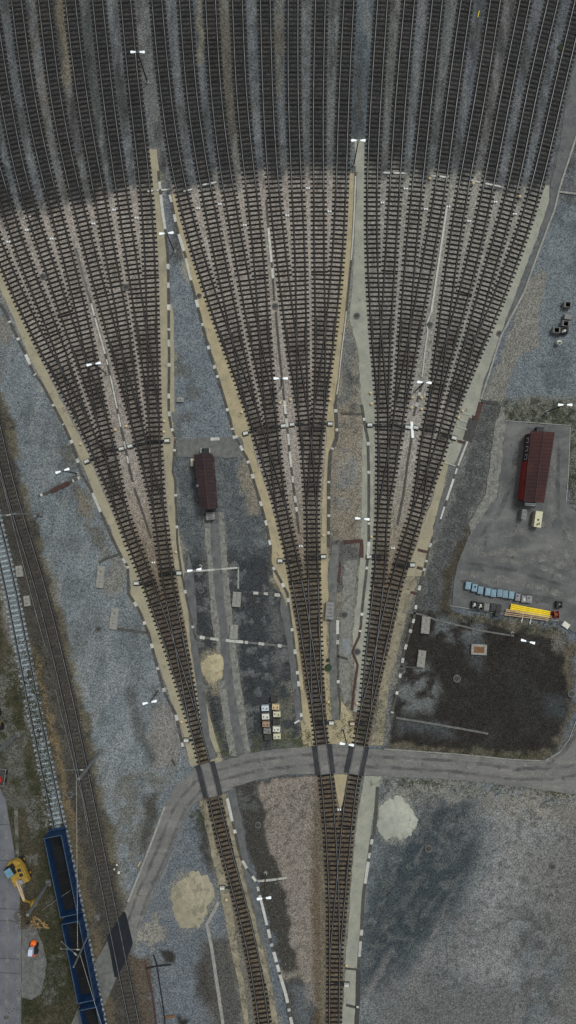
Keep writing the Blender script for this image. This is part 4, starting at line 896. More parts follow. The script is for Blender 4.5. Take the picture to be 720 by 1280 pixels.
trough([(495, 897), (550, 906), (610, 917)], 'straight cable trough across the bottom of the dark compound', w_=.3, dark='concrete_dark')
trough([(500, 833), (527, 835)], 'faint trough below the lower concrete hatch', w_=.22)
trough([(284, 998), (287, 1010), (290, 1025), (294, 1040), (298, 1060), (304, 1078), (314, 1093), (320, 1101)], 'cable trough right of the left lead line, upper piece', lids=[(.0, .26), (.36, .4), (.72, .82), (.93, 1)], w_=.3)
trough([(322, 1108), (325, 1120), (330, 1140), (336, 1165), (340, 1182), (345, 1200), (352, 1225), (358, 1245), (362, 1265), (366, 1285)], 'cable trough right of the left lead line, lower piece', lids=[(0, .03), (.06, .27), (.3, .36), (.4, .42), (.46, .53), (.55, .6), (.62, .82), (.86, .88), (.92, .97)], w_=.34)
trough([(322, 1101), (340, 1099.5), (360, 1096.5)], 'white cross duct beside the bottom lamp mast', dark='concrete', lids=[(0, .6), (.7, .95)], w_=.26, lw=.3)
trough([(472, 983), (468, 1040), (464, 1052), (461, 1072), (458, 1092)], 'cable trough right of the meeting leads, upper piece', lids=[(.6, .66), (.76, .82), (.86, 1)], w_=.5)
trough([(458, 1092), (454, 1120), (452, 1162), (449, 1195), (448, 1212)], 'cable trough right of the meeting leads, middle piece', lids=[(0, .1), (.58, .64), (.7, .86)], w_=.5)
trough([(448, 1212), (447, 1256), (443, 1330)], 'cable trough right of the meeting leads, wide lower piece', dark='cover', lids=[(.38, .4)], w_=.7)
trough([(431, 1210), (446, 1211.5)], 'dark cross trough above the lowest point machine', w_=.3, dark='cover')
trough([(433, 1256), (446, 1259)], 'dark cross trough below the lowest point machine', w_=.4, dark='cover')
trough([(273.5, 1127), (258.5, 1155), (263, 1175), (270, 1220), (279.5, 1285)], 'kinked pale concrete duct left of the left lead line', dark='concrete', w_=.5, h=.16)
trough([(48, 620), (62, 615), (82, 605), (100, 597)], 'dark cable trough crossing the left gravel field', lids=[(.05, .1), (.82, .86), (.95, 1)], w_=.4)
trough([(64, 614.5), (86, 603.5)], 'rust red trough covers on the left gravel field', dark='trough_red', w_=.7, h=.16)
trough([(147, 786), (165, 788), (184, 791)], 'dark trough from the left hatch to the walkway', w_=.4)
trough([(124, 703), (133, 698), (148, 693)], 'dark stub trough above the upper left hatch', w_=.4)
trough([(222, 549), (240, 549), (270, 549), (297, 546)], 'trough along the top of the concrete strip above the maroon hut', dark='concrete_dark', lids=[(.55, .7), (.92, 1)], w_=.3)
for i, pts in enumerate(([(183, 239.5), (192, 238.5), (205, 237.5), (212, 237)], [(229, 239.5), (241, 236.5)], [(253, 231.5), (272, 227.5)], [(587, 225.5), (602, 228.5), (630, 234.5)], [(538, 220), (548, 220.5), (563, 222.5)], [(478, 216), (492, 216.5), (509, 217)], [(28, 274), (40, 270)])):
    trough(pts, f'{ORD[i]} pale cross duct from the {"left" if 1 else ""} at the top edge of the fans' if i not in (3, 4, 5, 6) else ['wide white cross duct high in the right part of the right fan', 'white cross duct at the top centre of the right fan', 'white cross duct at the top left of the right fan', 'pale cross duct at the top of the leftmost sidings'][i-3], dark='concrete', lids=[(.05, .3), (.45, .9)], w_=.2, h=.06, lw=.26)

# ------------------------------------------------------------------ point machines, markers, manholes
pm_spots = [(109, 577, 0, -1, 'outer left of the left fan'), (152, 561, 1, 1, 'left of a pair in the left fan'), (163, 558, 2, -1, 'right of a pair in the left fan'), (209, 551, 3, 1, 'on the walkway right of the left fan'),
 (307, 542, 0, -1, 'on the ochre walkway left of the middle fan'), (354, 532.5, 1, 1, 'left of the pair in the middle fan'), (365, 531, 2, -1, 'right of the pair in the middle fan'), (412.5, 530, 3, 1, 'on the walkway right of the middle fan'),
 (462, 531.5, 0, -1, 'on the greenish walkway left of the right fan'), (509, 534, 1, 1, 'on the left arm of the white cross in the right fan'), (519.5, 535, 2, -1, 'on the right arm of the white cross in the right fan'), (567, 547.5, 3, 1, 'on the greenish walkway right of the right fan')]
def pm(x, y, side, label, first=[None], ch=[None], rz=0.):
    # side: +1 track lies to the left of the box, -1 to the right
    if first[0] is None:
        e = empty('point_machine', (0, 0, 0), label, 'point machine', 'point machines of the yard throat')
        b_ = MB(); b_.box((0, 0, 0), (.95, .8, .14)); b_.build('base_plate', M['dark_metal'], e)
        b_ = MB(); b_.box((0, .02, .14), (.78, .52, .34), taper=.92); b_.build('housing', M['lid'], e)
        b_ = MB(); b_.box((0, .02, .48), (.60, .08, .04)); b_.build('handle_rib', M['white'], e)
        b_ = MB(); b_.tube((.4, .1, .16), (1.9, .1, .16), .05); b_.tube((.4, -.12, .16), (1.9, -.12, .16), .04); b_.box((1.05, 0, .0), (1.0, .34, .12)); b_.build('throw_rod', M['dark_metal'], e)
        first[0] = e; ch[0] = kids(e); place(e, X(x), Y(y), rz if side < 0 else rz+math.pi)
        return e
    return dup(first[0], X(x), Y(y), rz if side < 0 else rz+math.pi, label, ch=ch[0])
for i, (x, y, k, sd, lb_) in enumerate(pm_spots):
    g = ('left', 'middle', 'right')[i//4]; pm(x, y, sd, 'pale grey point machine '+lb_, rz=math.atan(slope(PATH[g][2*k], y)))
for x, y, sd, lb_ in ((171, 729, -1, 'left of the leads below the left fan'), (224, 716, 1, 'right of the leads below the left fan'), (350, 701, -1, 'left of the leads below the middle fan'), (404, 695.5, 1, 'right of the leads below the middle fan'), (461, 696, -1, 'left of the leads below the right fan'), (515, 706, 1, 'right of the leads below the right fan'),
                     (233, 925, -1, 'just above the road on the left lead'), (414, 903, 1, 'just above the road on the middle lead'), (278, 1109, -1, 'left of the left lead line below the road'), (433, 1229.5, 1, 'lowest one, beside the bottom meeting of leads')):
    pm(x, y, sd, 'pale grey point machine '+lb_)
o = pm(440, 904, -1, 'brownish point machine just above the road on the right lead')
for c in kids(o):
    if c.name.startswith('housing'): c.data = c.data.copy(); c.data.materials[0] = M['pinkcrate']; c['label'] = 'rusty tan housing'
# white cross cover
e = empty('cable_cross_cover', (X(514.5), Y(535), 0), 'white concrete cross cover at the foot of the right fan', 'cable cover')
b_ = MB(); b_.box((X(515), Y(537.5), 0), (.40, 2.5, .2), R(4)); b_.build('long_arm', M['white'], e)
b_ = MB(); b_.box((X(514.5), Y(534.5), .0), (1.9, .42, .17), R(-3)); b_.build('cross_arm', M['white'], e)

tw = [(11, 303), (34, 288), (65, 299), (117, 280), (143, 263), (171, 273), (248, 261), (275, 256), (306, 282), (359, 270), (385, 236), (412, 265), (478, 254), (507, 236.5), (532, 262), (560, 259), (586, 277), (619, 253), (643, 268)]
mk0 = None
GN = ['left', 'middle', 'right']
def fan_of(x): return 'left' if x < 205 else ('middle' if x < 445 else 'right')
cnt = {'left': 0, 'middle': 0, 'right': 0}
for x, y in tw:
    g = fan_of(x); lb_ = f'tiny white twin fouling marker, {ORD[cnt[g]]} from the left in the {g} fan'; cnt[g] += 1
    if mk0 is None:
        mk0 = empty('fouling_marker', (X(x), Y(y), 0), lb_, 'track marker', 'white fouling markers between the sidings')
        for sx in (-1, 1):
            b_ = MB(); b_.box((X(x)+sx*.17, Y(y), 0), (.22, .28, .26), taper=.85); b_.build('marker_block', M['white'], mk0)
        mkc = kids(mk0)
    else: dup(mk0, X(x), Y(y), 0, lb_, ch=mkc)
for x, y, lb_ in ((192, 703, 'tip of the left fan leads'), (376, 682.5, 'tip of the middle fan leads'), (491, 685, 'tip of the right fan leads'), (424, 1011.5, 'tip of the sandy wedge below the road')):
    dup(mk0, X(x), Y(y), 0, f'tiny white twin fouling marker at the {lb_}', ch=mkc)
yl = [(101, 555), (144.5, 537.5), (158, 533), (205.5, 526.5), (205, 540), (220, 690), (302, 515.5), (350, 504), (363, 500), (412.5, 499.5), (464, 505), (463, 491.5), (514, 510), (526.5, 497), (515, 497), (526.5, 511.5), (578, 514), (573, 522.5), (537, 224), (591, 230), (649, 246.5), (404, 669), (464, 671), (410.5, 877), (446, 879), (227, 902), (433, 1206), (283, 1124)]
y0_ = None
for i, (x, y) in enumerate(yl):
    where = {0: 'by the outer left walkway bend', 1: 'left one in the centre of the left fan', 2: 'right one in the centre of the left fan', 3: 'upper one right of the left fan', 4: 'lower one right of the left fan', 5: 'beside the short right lead of the left fan', 6: 'on the ochre walkway left of the middle fan', 7: 'left one in the centre of the middle fan', 8: 'right one in the centre of the middle fan', 9: 'on the walkway right of the middle fan', 10: 'lower one on the greenish strip left of the right fan', 11: 'upper one on the greenish strip left of the right fan', 12: 'lower left of four above the white cross', 13: 'upper right of four above the white cross', 14: 'upper left of four above the white cross', 15: 'lower right of four above the white cross', 16: 'upper one on the greenish walkway right of the right fan', 17: 'lower one on the greenish walkway right of the right fan', 18: 'at the top edge of the right fan, left one', 19: 'at the top edge of the right fan, middle one', 20: 'at the top edge of the right fan, right one', 21: 'above the lower right machine of the middle fan', 22: 'above the lower left machine of the right fan', 23: 'right of the middle lead above the road', 24: 'left of the right lead above the road', 25: 'above the machine on the left lead', 26: 'above the lowest point machine', 27: 'below the machine on the left lead line'}[i]
    lb_ = 'small yellow track signal box '+where
    if y0_ is None:
        y0_ = empty('track_box', (X(x), Y(y), 0), lb_, 'track box', 'small yellow track boxes')
        b_ = MB(); b_.box((X(x), Y(y), 0), (.24, .24, .22), taper=.8); b_.build('post', M['dark_metal'], y0_)
        b_ = MB(); b_.lathe((X(x), Y(y), .2), [(.23, 0), (.23, .08), (.14, .17), (.03, .2)], 10); b_.build('cap', M['tan'], y0_)
        yc = kids(y0_)
    else: dup(y0_, X(x), Y(y), random.uniform(-.4, .4), lb_, ch=yc)
mh = [(54, 346, .48, 'between the second and third sidings of the left fan'), (158, 359, .5, 'between the sixth and seventh sidings of the left fan'), (249, 370, .4, 'on the ochre walkway left of the middle fan'), (344, 383, .5, 'in the centre of the middle fan'), (446, 395, .5, 'on the greenish strip between middle and right fans'), (537, 406, .5, 'in the centre of the right fan'), (624, 417, .45, 'on the greenish walkway right of the right fan'),
      (430.5, 768.5, .55, 'right of the grey track cabinet'), (446.5, 814.5, .55, 'beside the zigzag rust red trough'), (123.5, 786, .5, 'on the left gravel field'), (571, 848, .6, 'in the middle of the dark compound'), (535.5, 1060.5, .6, 'below the greenish grit patch'), (690.5, 1083, .5, 'in the lower right gravel field'), (322.5, 1031, .5, 'on dark soil below the road'), (268, 805.5, .45, 'above the small sand patch'), (251.5, 738, .45, 'left of the service path'), (501.5, 838, .5, 'at the left edge of the dark compound'), (714, 867, .6, 'at the right bend of the compound kerb'), (87.5, 993, .5, 'on the sand between the main lines'), (240, 1020, .45, 'at the inner bend of the road'), (8.5, 1271, .45, 'on the concrete road at the bottom left'), (630.5, 425, .0, '')]
m0 = None
for x, y, r_, lb_ in mh:
    if r_ == 0: continue
    if m0 is None:
        m0 = empty('manhole', (X(x), Y(y), 0), 'round manhole '+lb_, 'manhole', 'round manholes')
        b_ = MB(); b_.lathe((X(x), Y(y), 0), [(.5, 0), (.5, .16), (.38, .16), (.38, .13)], 20); b_.build('ring', M['concrete_dark'], m0)
        b_ = MB(); b_.lathe((X(x), Y(y), .1), [(.375, 0), (.375, .05), (.1, .06)], 20); b_.build('cover', M['cover'], m0)
        mc = kids(m0)
    else:
        o = dup(m0, X(x), Y(y), 0, 'round manhole '+lb_, ch=mc); o.scale = (r_/.5, r_/.5, 1)

# ------------------------------------------------------------------ lamp masts
def gpos(x, y, h): k = 1-h/H; return 360+(x-360)*k, 640+(y-640)*k
lamps = [(172, 65, 0, 'highest one, in the path between left and middle fans'), (448, 175.5, 0, 'in the path between middle and right fans'), (208, 291.5, 5, 'over the upper trough right of the left fan'), (117, 455, 10, 'in the left fan'), (351, 473, 0, 'in the middle fan'), (530.5, 478, -4, 'in the right fan'), (706.5, 506, 0, 'on gravel above the long maroon building'),
         (78, 588.5, 17, 'on the left gravel field beside rust red covers'), (453, 648.5, -5, 'on the beige strip left of the right fan leads'), (187, 878, 12, 'on the lower left gravel field'), (433.5, 930.5, -8, 'over the road between two crossings'), (660, 802, -14, 'in the dark compound'), (330, 1123, 6, 'on dark soil at the bottom'), (243, 712.5, 8, 'left of the service path, above the white duct')]
l0 = None
for x, y, ang, lb_ in lamps:
    hh = 7.2; bxp, byp = gpos(x, y, hh)
    lb_ = 'double-headed white lamp mast '+lb_
    if l0 is None:
        l0 = empty('lamp_mast', (0, 0, 0), lb_, 'lamp mast', 'double-headed lamp masts')
        b_ = MB(); b_.lathe((0, 0, 0), [(.28, 0), (.28, .18), (.1, .22)], 12); b_.build('foundation', M['concrete'], l0)
        b_ = MB(); b_.tube((0, 0, .15), (0, 0, hh-.1), .11, .07, 10); b_.build('pole', M['cover'], l0)
        b_ = MB(); b_.tube((-.4, 0, hh-.1), (.4, 0, hh-.1), .035); b_.build('crossbar', M['grey_metal'], l0)
        for s_ in (-1, 1):
            b_ = MB(); b_.prism([(s_*.28, -.10), (s_*.95, -.19), (s_*1.05, -.12), (s_*1.05, .12), (s_*.95, .19), (s_*.28, .10)], hh-.12, hh+.03); b_.build('lamp_head', M['lamp_white'], l0)
        lc = kids(l0); place(l0, X(bxp), Y(byp), R(ang))
    else: dup(l0, X(bxp), Y(byp), R(ang), lb_, ch=lc)

# ------------------------------------------------------------------ buildings
def building(name, corners, h, label, roofm, wallm, extra=None, ridge=.35):
    # corners: TL, TR, BR, BL on the ground (photo pixels)
    P = [Vector((X(x), Y(y))) for x, y in corners]; c = sum(P, Vector((0, 0)))/4
    e = empty(name, (c.x, c.y, 0), label, 'building')
    ins = [p+(c-p).normalized()*.22 for p in P]
    b_ = MB(); b_.prism([(p.x, p.y) for p in ins], 0, h); b_.build('wall', wallm, e)
    tm, bm = (P[0]+P[1])/2, (P[3]+P[2])/2
    b_ = MB()
    def v(p, z): return (p.x, p.y, z)
    e0, e1 = h-.02, h+ridge
    b_.face([v(P[0], e0), v(P[3], e0), v(bm, e1), v(tm, e1)]); b_.face([v(tm, e1), v(bm, e1), v(P[2], e0), v(P[1], e0)])
    b_.face([v(P[0], e0-.12), v(P[0], e0), v(tm, e1), v(P[1], e0), v(P[1], e0-.12)][::-1]); b_.face([v(P[3], e0-.12), v(P[3], e0), v(bm, e1), v(P[2], e0), v(P[2], e0-.12)])
    b_.face([v(P[0], e0-.12), v(P[3], e0-.12), v(P[3], e0), v(P[0], e0)]); b_.face([v(P[1], e0-.12), v(P[1], e0), v(P[2], e0), v(P[2], e0-.12)])
    # standing seams
    for s_ in (0, 1):
        A, B = (P[0], P[3]) if s_ == 0 else (P[1], P[2])
        n = int((A-B).length/.55)
        for i in range(1, n):
            t_ = i/n; q = A.lerp(B, t_); r_ = tm.lerp(bm, t_)
            b_.tube((q.x, q.y, e0+.02), (r_.x, r_.y, e1+.02), .022, n=4)
    b_.build('roof', roofm, e)
    b_ = MB(); b_.tube(v(tm, e1+.03), v(bm, e1+.03), .07, n=6); b_.build('ridge_cap', wallm, e)
    return e, P, c
def wall_item(e, A, B, t0, t1, z0, z1, name, m, out_=.05, c=None):
    a, b2 = A.lerp(B, t0), A.lerp(B, t1); dd = (b2-a); nn = Vector((-dd.y, dd.x)).normalized(); mid_ = (a+b2)/2
    if (mid_+nn-c).length < (mid_-c).length: nn = -nn
    off = .17
    a, b2 = a-nn*off, b2-nn*off
    b_ = MB(); b_.prism([(a.x, a.y), (b2.x, b2.y), ((b2+nn*out_).x, (b2+nn*out_).y), ((a+nn*out_).x, (a+nn*out_).y)], z0, z1)
    return b_.build(name, m, e)
q = lambda pts, h: [gpos(x, y, h) for x, y in pts]
eB, PB, cB = building('long_hut', q([(664, 539), (694, 540), (680.5, 628.5), (655, 627)], 3.0), 2.9, 'long maroon-roofed building with red side wall on the paved yard', M['roof2'], M['wall_maroon'])
wall_item(eB, PB[0], PB[3], .42, .97, .15, 2.5, 'cladding', M['wall_red'], .24, cB)
for t_ in (.08, .2, .32): 
    f = wall_item(eB, PB[0], PB[3], t_, t_+.07, 1.0, 2.1, 'window', M['white'], .12, cB)
    gk = wall_item(eB, PB[0], PB[3], t_+.008, t_+.062, 1.08, 2.02, 'pane', M['glass'], .14, cB)
wall_item(eB, PB[3], PB[2], .3, .55, .05, 2.1, 'door', M['grey_metal'], .1, cB)
wall_item(eB, PB[1], PB[2], .3, .4, 1.0, 2.0, 'window', M['glass'], .1, cB); wall_item(eB, PB[1], PB[2], .6, .7, 1.0, 2.0, 'window', M['glass'], .1, cB)
eA, PA, cA = building('hut', q([(241.8, 568), (265.5, 567), (270.5, 636), (250.5, 637.2)], 3.0), 2.9, 'small dark maroon-roofed hut at the top of the service path', M['roof'], M['wall_maroon'], ridge=.25)
b_ = MB()
for k in (.42, .5): b_.box((X(249.5)+.05, Y(608+(k-.46)*20), 3.02), (.35, .12, .12))
b_.build('roof_vent', M['grey_metal'], eA)
wall_item(eA, PA[1], PA[2], .15, .27, 1.0, 2.0, 'window', M['glass'], .12, cA); wall_item(eA, PA[1], PA[2], .4, .5, .05, 2.05, 'door', M['dark_metal'], .12, cA); wall_item(eA, PA[1], PA[2], .7, .82, 1.0, 2.0, 'window', M['glass'], .12, cA)
# small items by the huts
def cabinet(x, y, w_, d_, h, label, m, name='equipment_cabinet', rz=0., vents=2, top=None, cat='cabinet', darkspots=()):
    gx_, gy_ = gpos(x, y, h)
    e = empty(name, (X(gx_), Y(gy_), 0), label, cat)
    b_ = MB(); b_.box((0, 0, 0), (w_-.1, d_-.1, .12)); b_.v = [(vx+X(gx_), vy+Y(gy_), vz) for vx, vy, vz in b_.v]; b_.build('plinth', M['concrete_dark'], e)
    b_ = MB(); b_.box((X(gx_), Y(gy_), .12), (w_, d_, h-.16)); b_.build('body', m, e)
    b_ = MB(); b_.box((X(gx_), Y(gy_), h-.04), (w_+.08, d_+.08, .06)); b_.build('lid_top', top or m, e)
    for k in range(vents):
        b_ = MB(); b_.box((X(gx_), Y(gy_)+(k-(vents-1)/2)*d_/max(1, vents)*.9, h+.02), (w_*.6, .05, .02)); b_.build('vent', M['dark_metal'], e)
    for (u_, v_, su, sv) in darkspots:
        b_ = MB(); b_.box((X(gx_)+u_, Y(gy_)+v_, h+.02), (su, sv, .03)); b_.build('marking', M['dark_metal'], e)
    e.rotation_euler = (0, 0, rz); return e
cabinet(655.2, 643, .65, 1.5, 1.4, 'pale grey cabinet left of the green mat below the long building', M['midcrate'], rz=R(-7))
cabinet(673, 649, 1.0, 2.4, 1.5, 'tall cream cabinet with dark markings below the long building', M['cream'], rz=R(-8), vents=0, darkspots=((-.02, -.1, .3, .25), (.1, -.75, .45, .12), (-.1, -.85, .12, .4), (.2, -.6, .12, .3)))
cabinet(675.5, 537, 1.0, .8, 1.2, 'dark box against the top wall of the long building', M['dark_bin'], rz=R(-5))
cabinet(263, 645, 1.25, 1.05, 1.3, 'grey slatted cabinet below the small hut', M['midcrate'], rz=R(3), vents=4)
cabinet(412.3, 763.5, 1.2, 2.6, .9, 'grey ribbed track cabinet between the middle and right leads', M['midcrate'], rz=R(-4), vents=4)
cabinet(257, 564, 1.0, .9, 1.2, 'black box at the top wall of the small hut', M['dark_metal'], vents=0)
b_ = MB()
for a, c in (((252, 561), (252, 567)), ((252, 561), (262.5, 561)), ((262.5, 561), (262.5, 566.5))): ribbon(b_, [a, c], .12, 0, .9)
tag(b_.build('railing', M['lid']), 'white rail round the black box above the small hut', 'railing')
b_ = MB(); b_.box((X(241), Y(578.5), 0), (.42, 1.15, .9)); tag(b_.build('meter_box', M['cream']), 'cream meter box left of the small hut', 'box')
b_ = MB(); b_.box((X(661.5)-.15, Y(549)-.6, 0), (.35, 1.05, 1.3), R(-7)); tag(b_.build('meter_box', M['white']), 'white meter box left of the long building top', 'box')
b_ = MB(); b_.box((X(661.3), Y(649.5), .02), (.7, 1.9, .04), R(-4)); tag(b_.build('door_mat', M['green']), 'dark green mat between the two cabinets', 'mat')
b_ = MB(); b_.box((X(677), Y(536.5), .02), (2.8, 1.1, .08), R(-3)); tag(b_.build('slab', M['verge']), 'pale slab under the dark box above the long building', 'slab')
e = empty('steps', (X(662), Y(631), 0), 'white metal steps at the lower end of the long building', 'steps')
for k in range(3):
    b_ = MB(); b_.box((X(661.5), Y(629.6+k*1.9), .05+.2*(2-k)), (1.7, .2, .06), R(-4)); b_.build('tread', M['white'], e)
for s_ in (-.85, .85):
    b_ = MB(); b_.box((X(661.5)+s_, Y(631.5), 0), (.05, .7, .5), R(-4)); b_.build('stringer', M['grey_metal'], e)

# ------------------------------------------------------------------ concrete hatches
def hatch(x, y, w_, d_, rz, label, inner=None):
    e = empty('concrete_hatch', (X(x), Y(y), 0), label, 'hatch', 'rectangular concrete hatches')
    b_ = MB(); b_.box((X(x), Y(y), 0), (w_, d_, .42), 0); b_.build('curb', M['concrete'], e)
    if inner is not None: 
        b_ = MB(); b_.box((X(x), Y(y), .42), (w_*.68, d_*.6, .04)); b_.build('plate', inner, e)
    else:
        n = 2 if d_ > 1.5 else 1
        for k in range(n):
            b_ = MB(); b_.box((X(x), Y(y)+(k-(n-1)/2)*d_*.46, .42), (w_*.86, d_*.43, .05)); b_.build('lid', M['hatch_lid'], e)
            b_ = MB(); b_.box((X(x), Y(y)+(k-(n-1)/2)*d_*.46, .47), (.3, .06, .03)); b_.build('handle', M['dark_metal'], e)
    e.rotation_euler = (0, 0, rz)
hatch(126.3, 721, 1.15, 3.4, R(-5), 'long grey concrete hatch on the left gravel field, upper one')
hatch(143.3, 773, 1.2, 3.3, R(-7), 'long grey concrete hatch on the left gravel field, lower one')
hatch(296, 749, 1.3, 2.3, R(-4), 'concrete hatch right of the service path, upper one')
hatch(292.5, 789.5, 1.25, 2.2, R(-4), 'concrete hatch right of the service path, lower one at the dashed trough')
hatch(531.5, 781, 1.3, 2.6, R(-5), 'concrete hatch at the left of the dark compound, upper one')
hatch(526.3, 823, 1.2, 2.6, R(-7), 'concrete hatch at the left of the dark compound, lower one')
hatch(598, 811.5, 2.4, 1.6, R(-3), 'wide hatch with a rusty plate in the dark compound', M['rustmat'])
hatch(25, 714, 1.0, 1.7, R(8), 'small grey slab between the two main lines, upper one')
hatch(34.5, 751, .9, 1.6, R(8), 'small grey slab between the two main lines, lower one')
hatch(225.8, 500, 1.1, .7, R(-3), 'tiny brownish hatch on the blue gravel wedge')
b_ = MB(); b_.box((X(433), Y(808), 0), (1.2, 2.5, .09), R(3)); tag(b_.build('plate', M['grey_metal']), 'grey plate lying right of the track cabinet strip', 'plate')

# ------------------------------------------------------------------ bins and crates
def bin_(x, y, w_, d_, h, rz, label, m, group, lidm=None, lid=True, content=None, cat='bin', name='bin', spots=()):
    gx_, gy_ = gpos(x, y, h); ox, oy = X(gx_), Y(gy_)
    e = empty(name, (0, 0, 0), label, cat, group)
    t_ = .06
    if lid:
        b_ = MB(); b_.box((0, 0, .02), (w_*.9, d_*.9, h-.1), taper=1.08); b_.build('body', m, e)
        b_ = MB(); b_.box((0, 0, h-.09), (w_, d_, .09), taper=.94); b_.box((0, 0, h), (w_*.7, d_*.7, .03), taper=.8); b_.build('lid', lidm or m, e)
        b_ = MB(); b_.tube((-w_*.4, d_*.52, h-.08), (w_*.4, d_*.52, h-.08), .03, n=6); b_.build('handle', M['dark_metal'], e)
    else:
        b_ = MB()
        for sx, sy, ww, dd in ((-1, 0, t_, d_), (1, 0, t_, d_), (0, -1, w_-2*t_, t_), (0, 1, w_-2*t_, t_)):
            b_.box((sx*(w_-t_)/2, sy*(d_-t_)/2, 0), (ww, dd, h))
        b_.box((0, 0, .03), (w_-2*t_, d_-2*t_, .06), mi=1)
        b_.build('body', [m, M['wagon_in']], e)
        b_ = MB(); 
        for sx in (-1, 1): b_.box((sx*w_*.36, 0, h), (.1, d_, .03))
        b_.build('rim', m, e)
        if content is not None:
            b_ = MB(); b_.box((w_*.1, d_*.05, .12), (w_*.42, d_*.5, h*.62), .2, taper=.85); b_.box((-w_*.16, -d_*.15, .12), (w_*.3, d_*.35, h*.5), -.3, taper=.8); b_.build('contents', content, e)
    for (u_, v_, su, sv, mm_) in spots:
        b_ = MB(); b_.box((u_, v_, h+.0), (su, sv, .10), .2, taper=.8); b_.build('fitting', mm_, e)
    place(e, ox, oy, rz); return e
bl = [(585.4, 732.1), (593.4, 734.8), (600.8, 737.8), (610, 739.8), (617.1, 741.5), (625, 741.5), (631.9, 742.8), (639.6, 743.8)]
for i, (x, y) in enumerate(bl):
    bin_(x, y, .84, 1.2, .8, R(-6+random.uniform(-3, 3)), f'pale blue lidded bin, {ORD[i]} from the left in its row' if i else 'pale blue lidded bin at the left end of its row', M['blue_bin'], 'pale blue bins in a row on the paved yard', spots=((.05, .15, .3, .3, M['dark_metal']),) if i == 1 else ())
for i, (x, y, w_, d_) in enumerate(((647.5, 746.5, .78, 1.15), (654.8, 748.8, .72, 1.1), (661.7, 749, .9, 1.15))):
    bin_(x, y, w_, d_, .8, R(-6), ['mottled grey bin right after the blue bins', 'grey bin in the middle of the three grey ones', 'pale grey bin at the right end of the row'][i], M['grey_bin'], 'grey bins in a row on the paved yard', spots=((0.05, -.1, .3, .5, M['palewhite']),) if i == 1 else ((-.1, .2, .2, .2, M['dark_metal']),))
for i, (x, y, lid, ct, m_, lb_) in enumerate(((593.5, 756.4, False, 'palewhite', 'dark_bin', 'open black bin with white contents, leftmost of the lower row'), (601, 757.8, False, 'palewhite', 'dark_bin', 'open black bin with white contents, second of the lower row'), (608.6, 758.8, True, None, 'midcrate', 'pale mottled bin in the middle of the lower row'), (616.4, 759.2, True, None, 'dark_bin', 'dark lidded bin right of the pale mottled one'), (623.6, 760.5, True, None, 'darkcrate', 'dark grey bin at the right end of the lower row'), (622.3, 768, True, None, 'dark_bin', 'black bin in front of the lower row'))):
    bin_(x, y, .84, 1.15 if i < 5 else .6, .8, R(-4), lb_, M[m_], 'dark bins in the lower row on the paved yard', lid=lid, content=M[ct] if ct else None)
for x, y, lid, ct, m_, lb_ in ((710, 380.4, False, None, 'midcrate', 'open grey crate, topmost of the group by the right edge'), (710.4, 395.8, True, None, 'midcrate', 'closed grey crate in the group by the right edge'), (707.5, 404.2, False, None, 'midcrate', 'open grey crate touching the closed one by the right edge'), (696, 412.3, False, None, 'midcrate', 'open grey crate at the lower left of the group by the right edge'), (706, 413, False, 'palewhite', 'dark_bin', 'open dark crate with white contents by the right edge')):
    bin_(x, y, 1.15, .85, .9, R(-6), lb_, M[m_], 'crates on gravel by the right edge', lid=lid, content=M[ct] if ct else None, cat='crate', name='crate')
gx_, gy_ = gpos(699.6, 427.5, .9); e = empty('drum', (X(gx_), Y(gy_), 0), 'pale round drum half covered, below the crates by the right edge', 'drum')
b_ = MB(); b_.lathe((X(gx_), Y(gy_), 0), [(.34, 0), (.36, .3), (.34, .32), (.36, .6), (.34, .62), (.36, .9), (.3, .9), (.3, .84)], 18); b_.build('body', M['palewhite'], e)
b_ = MB(); b_.prism([(X(gx_)+.3*math.cos(R(a)), Y(gy_)+.3*math.sin(R(a))) for a in range(180, 361, 20)], .86, .9); b_.build('cover', M['dark_metal'], e)
cr = [(331.4, 885.4, 'bluewhite', 'bluish white', 'first in the left column'), (332, 896, 'palewhite', 'off-white', 'second in the left column'), (332.5, 905.5, 'pinkcrate', 'weathered orange', 'third in the left column'), (334, 914, 'midcrate', 'grey', 'fourth in the left column'), (335, 922, 'darkcrate', 'dark mottled', 'fifth in the left column'),
      (344.6, 883.8, 'tan', 'tan', 'second in the right column'), (346, 893, 'cream', 'cream', 'third in the right column'), (345.6, 902.3, 'darkcrate', 'dark', 'fourth in the right column'), (345.6, 911.7, 'palewhite', 'off-white', 'fifth in the right column'), (346.3, 920.6, 'cream', 'cream', 'lowest in the right column'), (343, 874, 'darkcrate', 'nearly black', 'topmost of the right column')]
for x, y, m_, cn, lb_ in cr:
    sp = ((-.3, random.uniform(-.1, .1), .18, .2, M['darkcrate']), (.25, random.uniform(-.1, .1), .2, .24, M['darkcrate']))
    bin_(x, y, 1.16, .86, .75, R(random.uniform(-5, 4)), f'{cn} crate, {lb_} above the road', M[m_], 'crates in two columns above the road', cat='crate', name='crate', spots=sp)
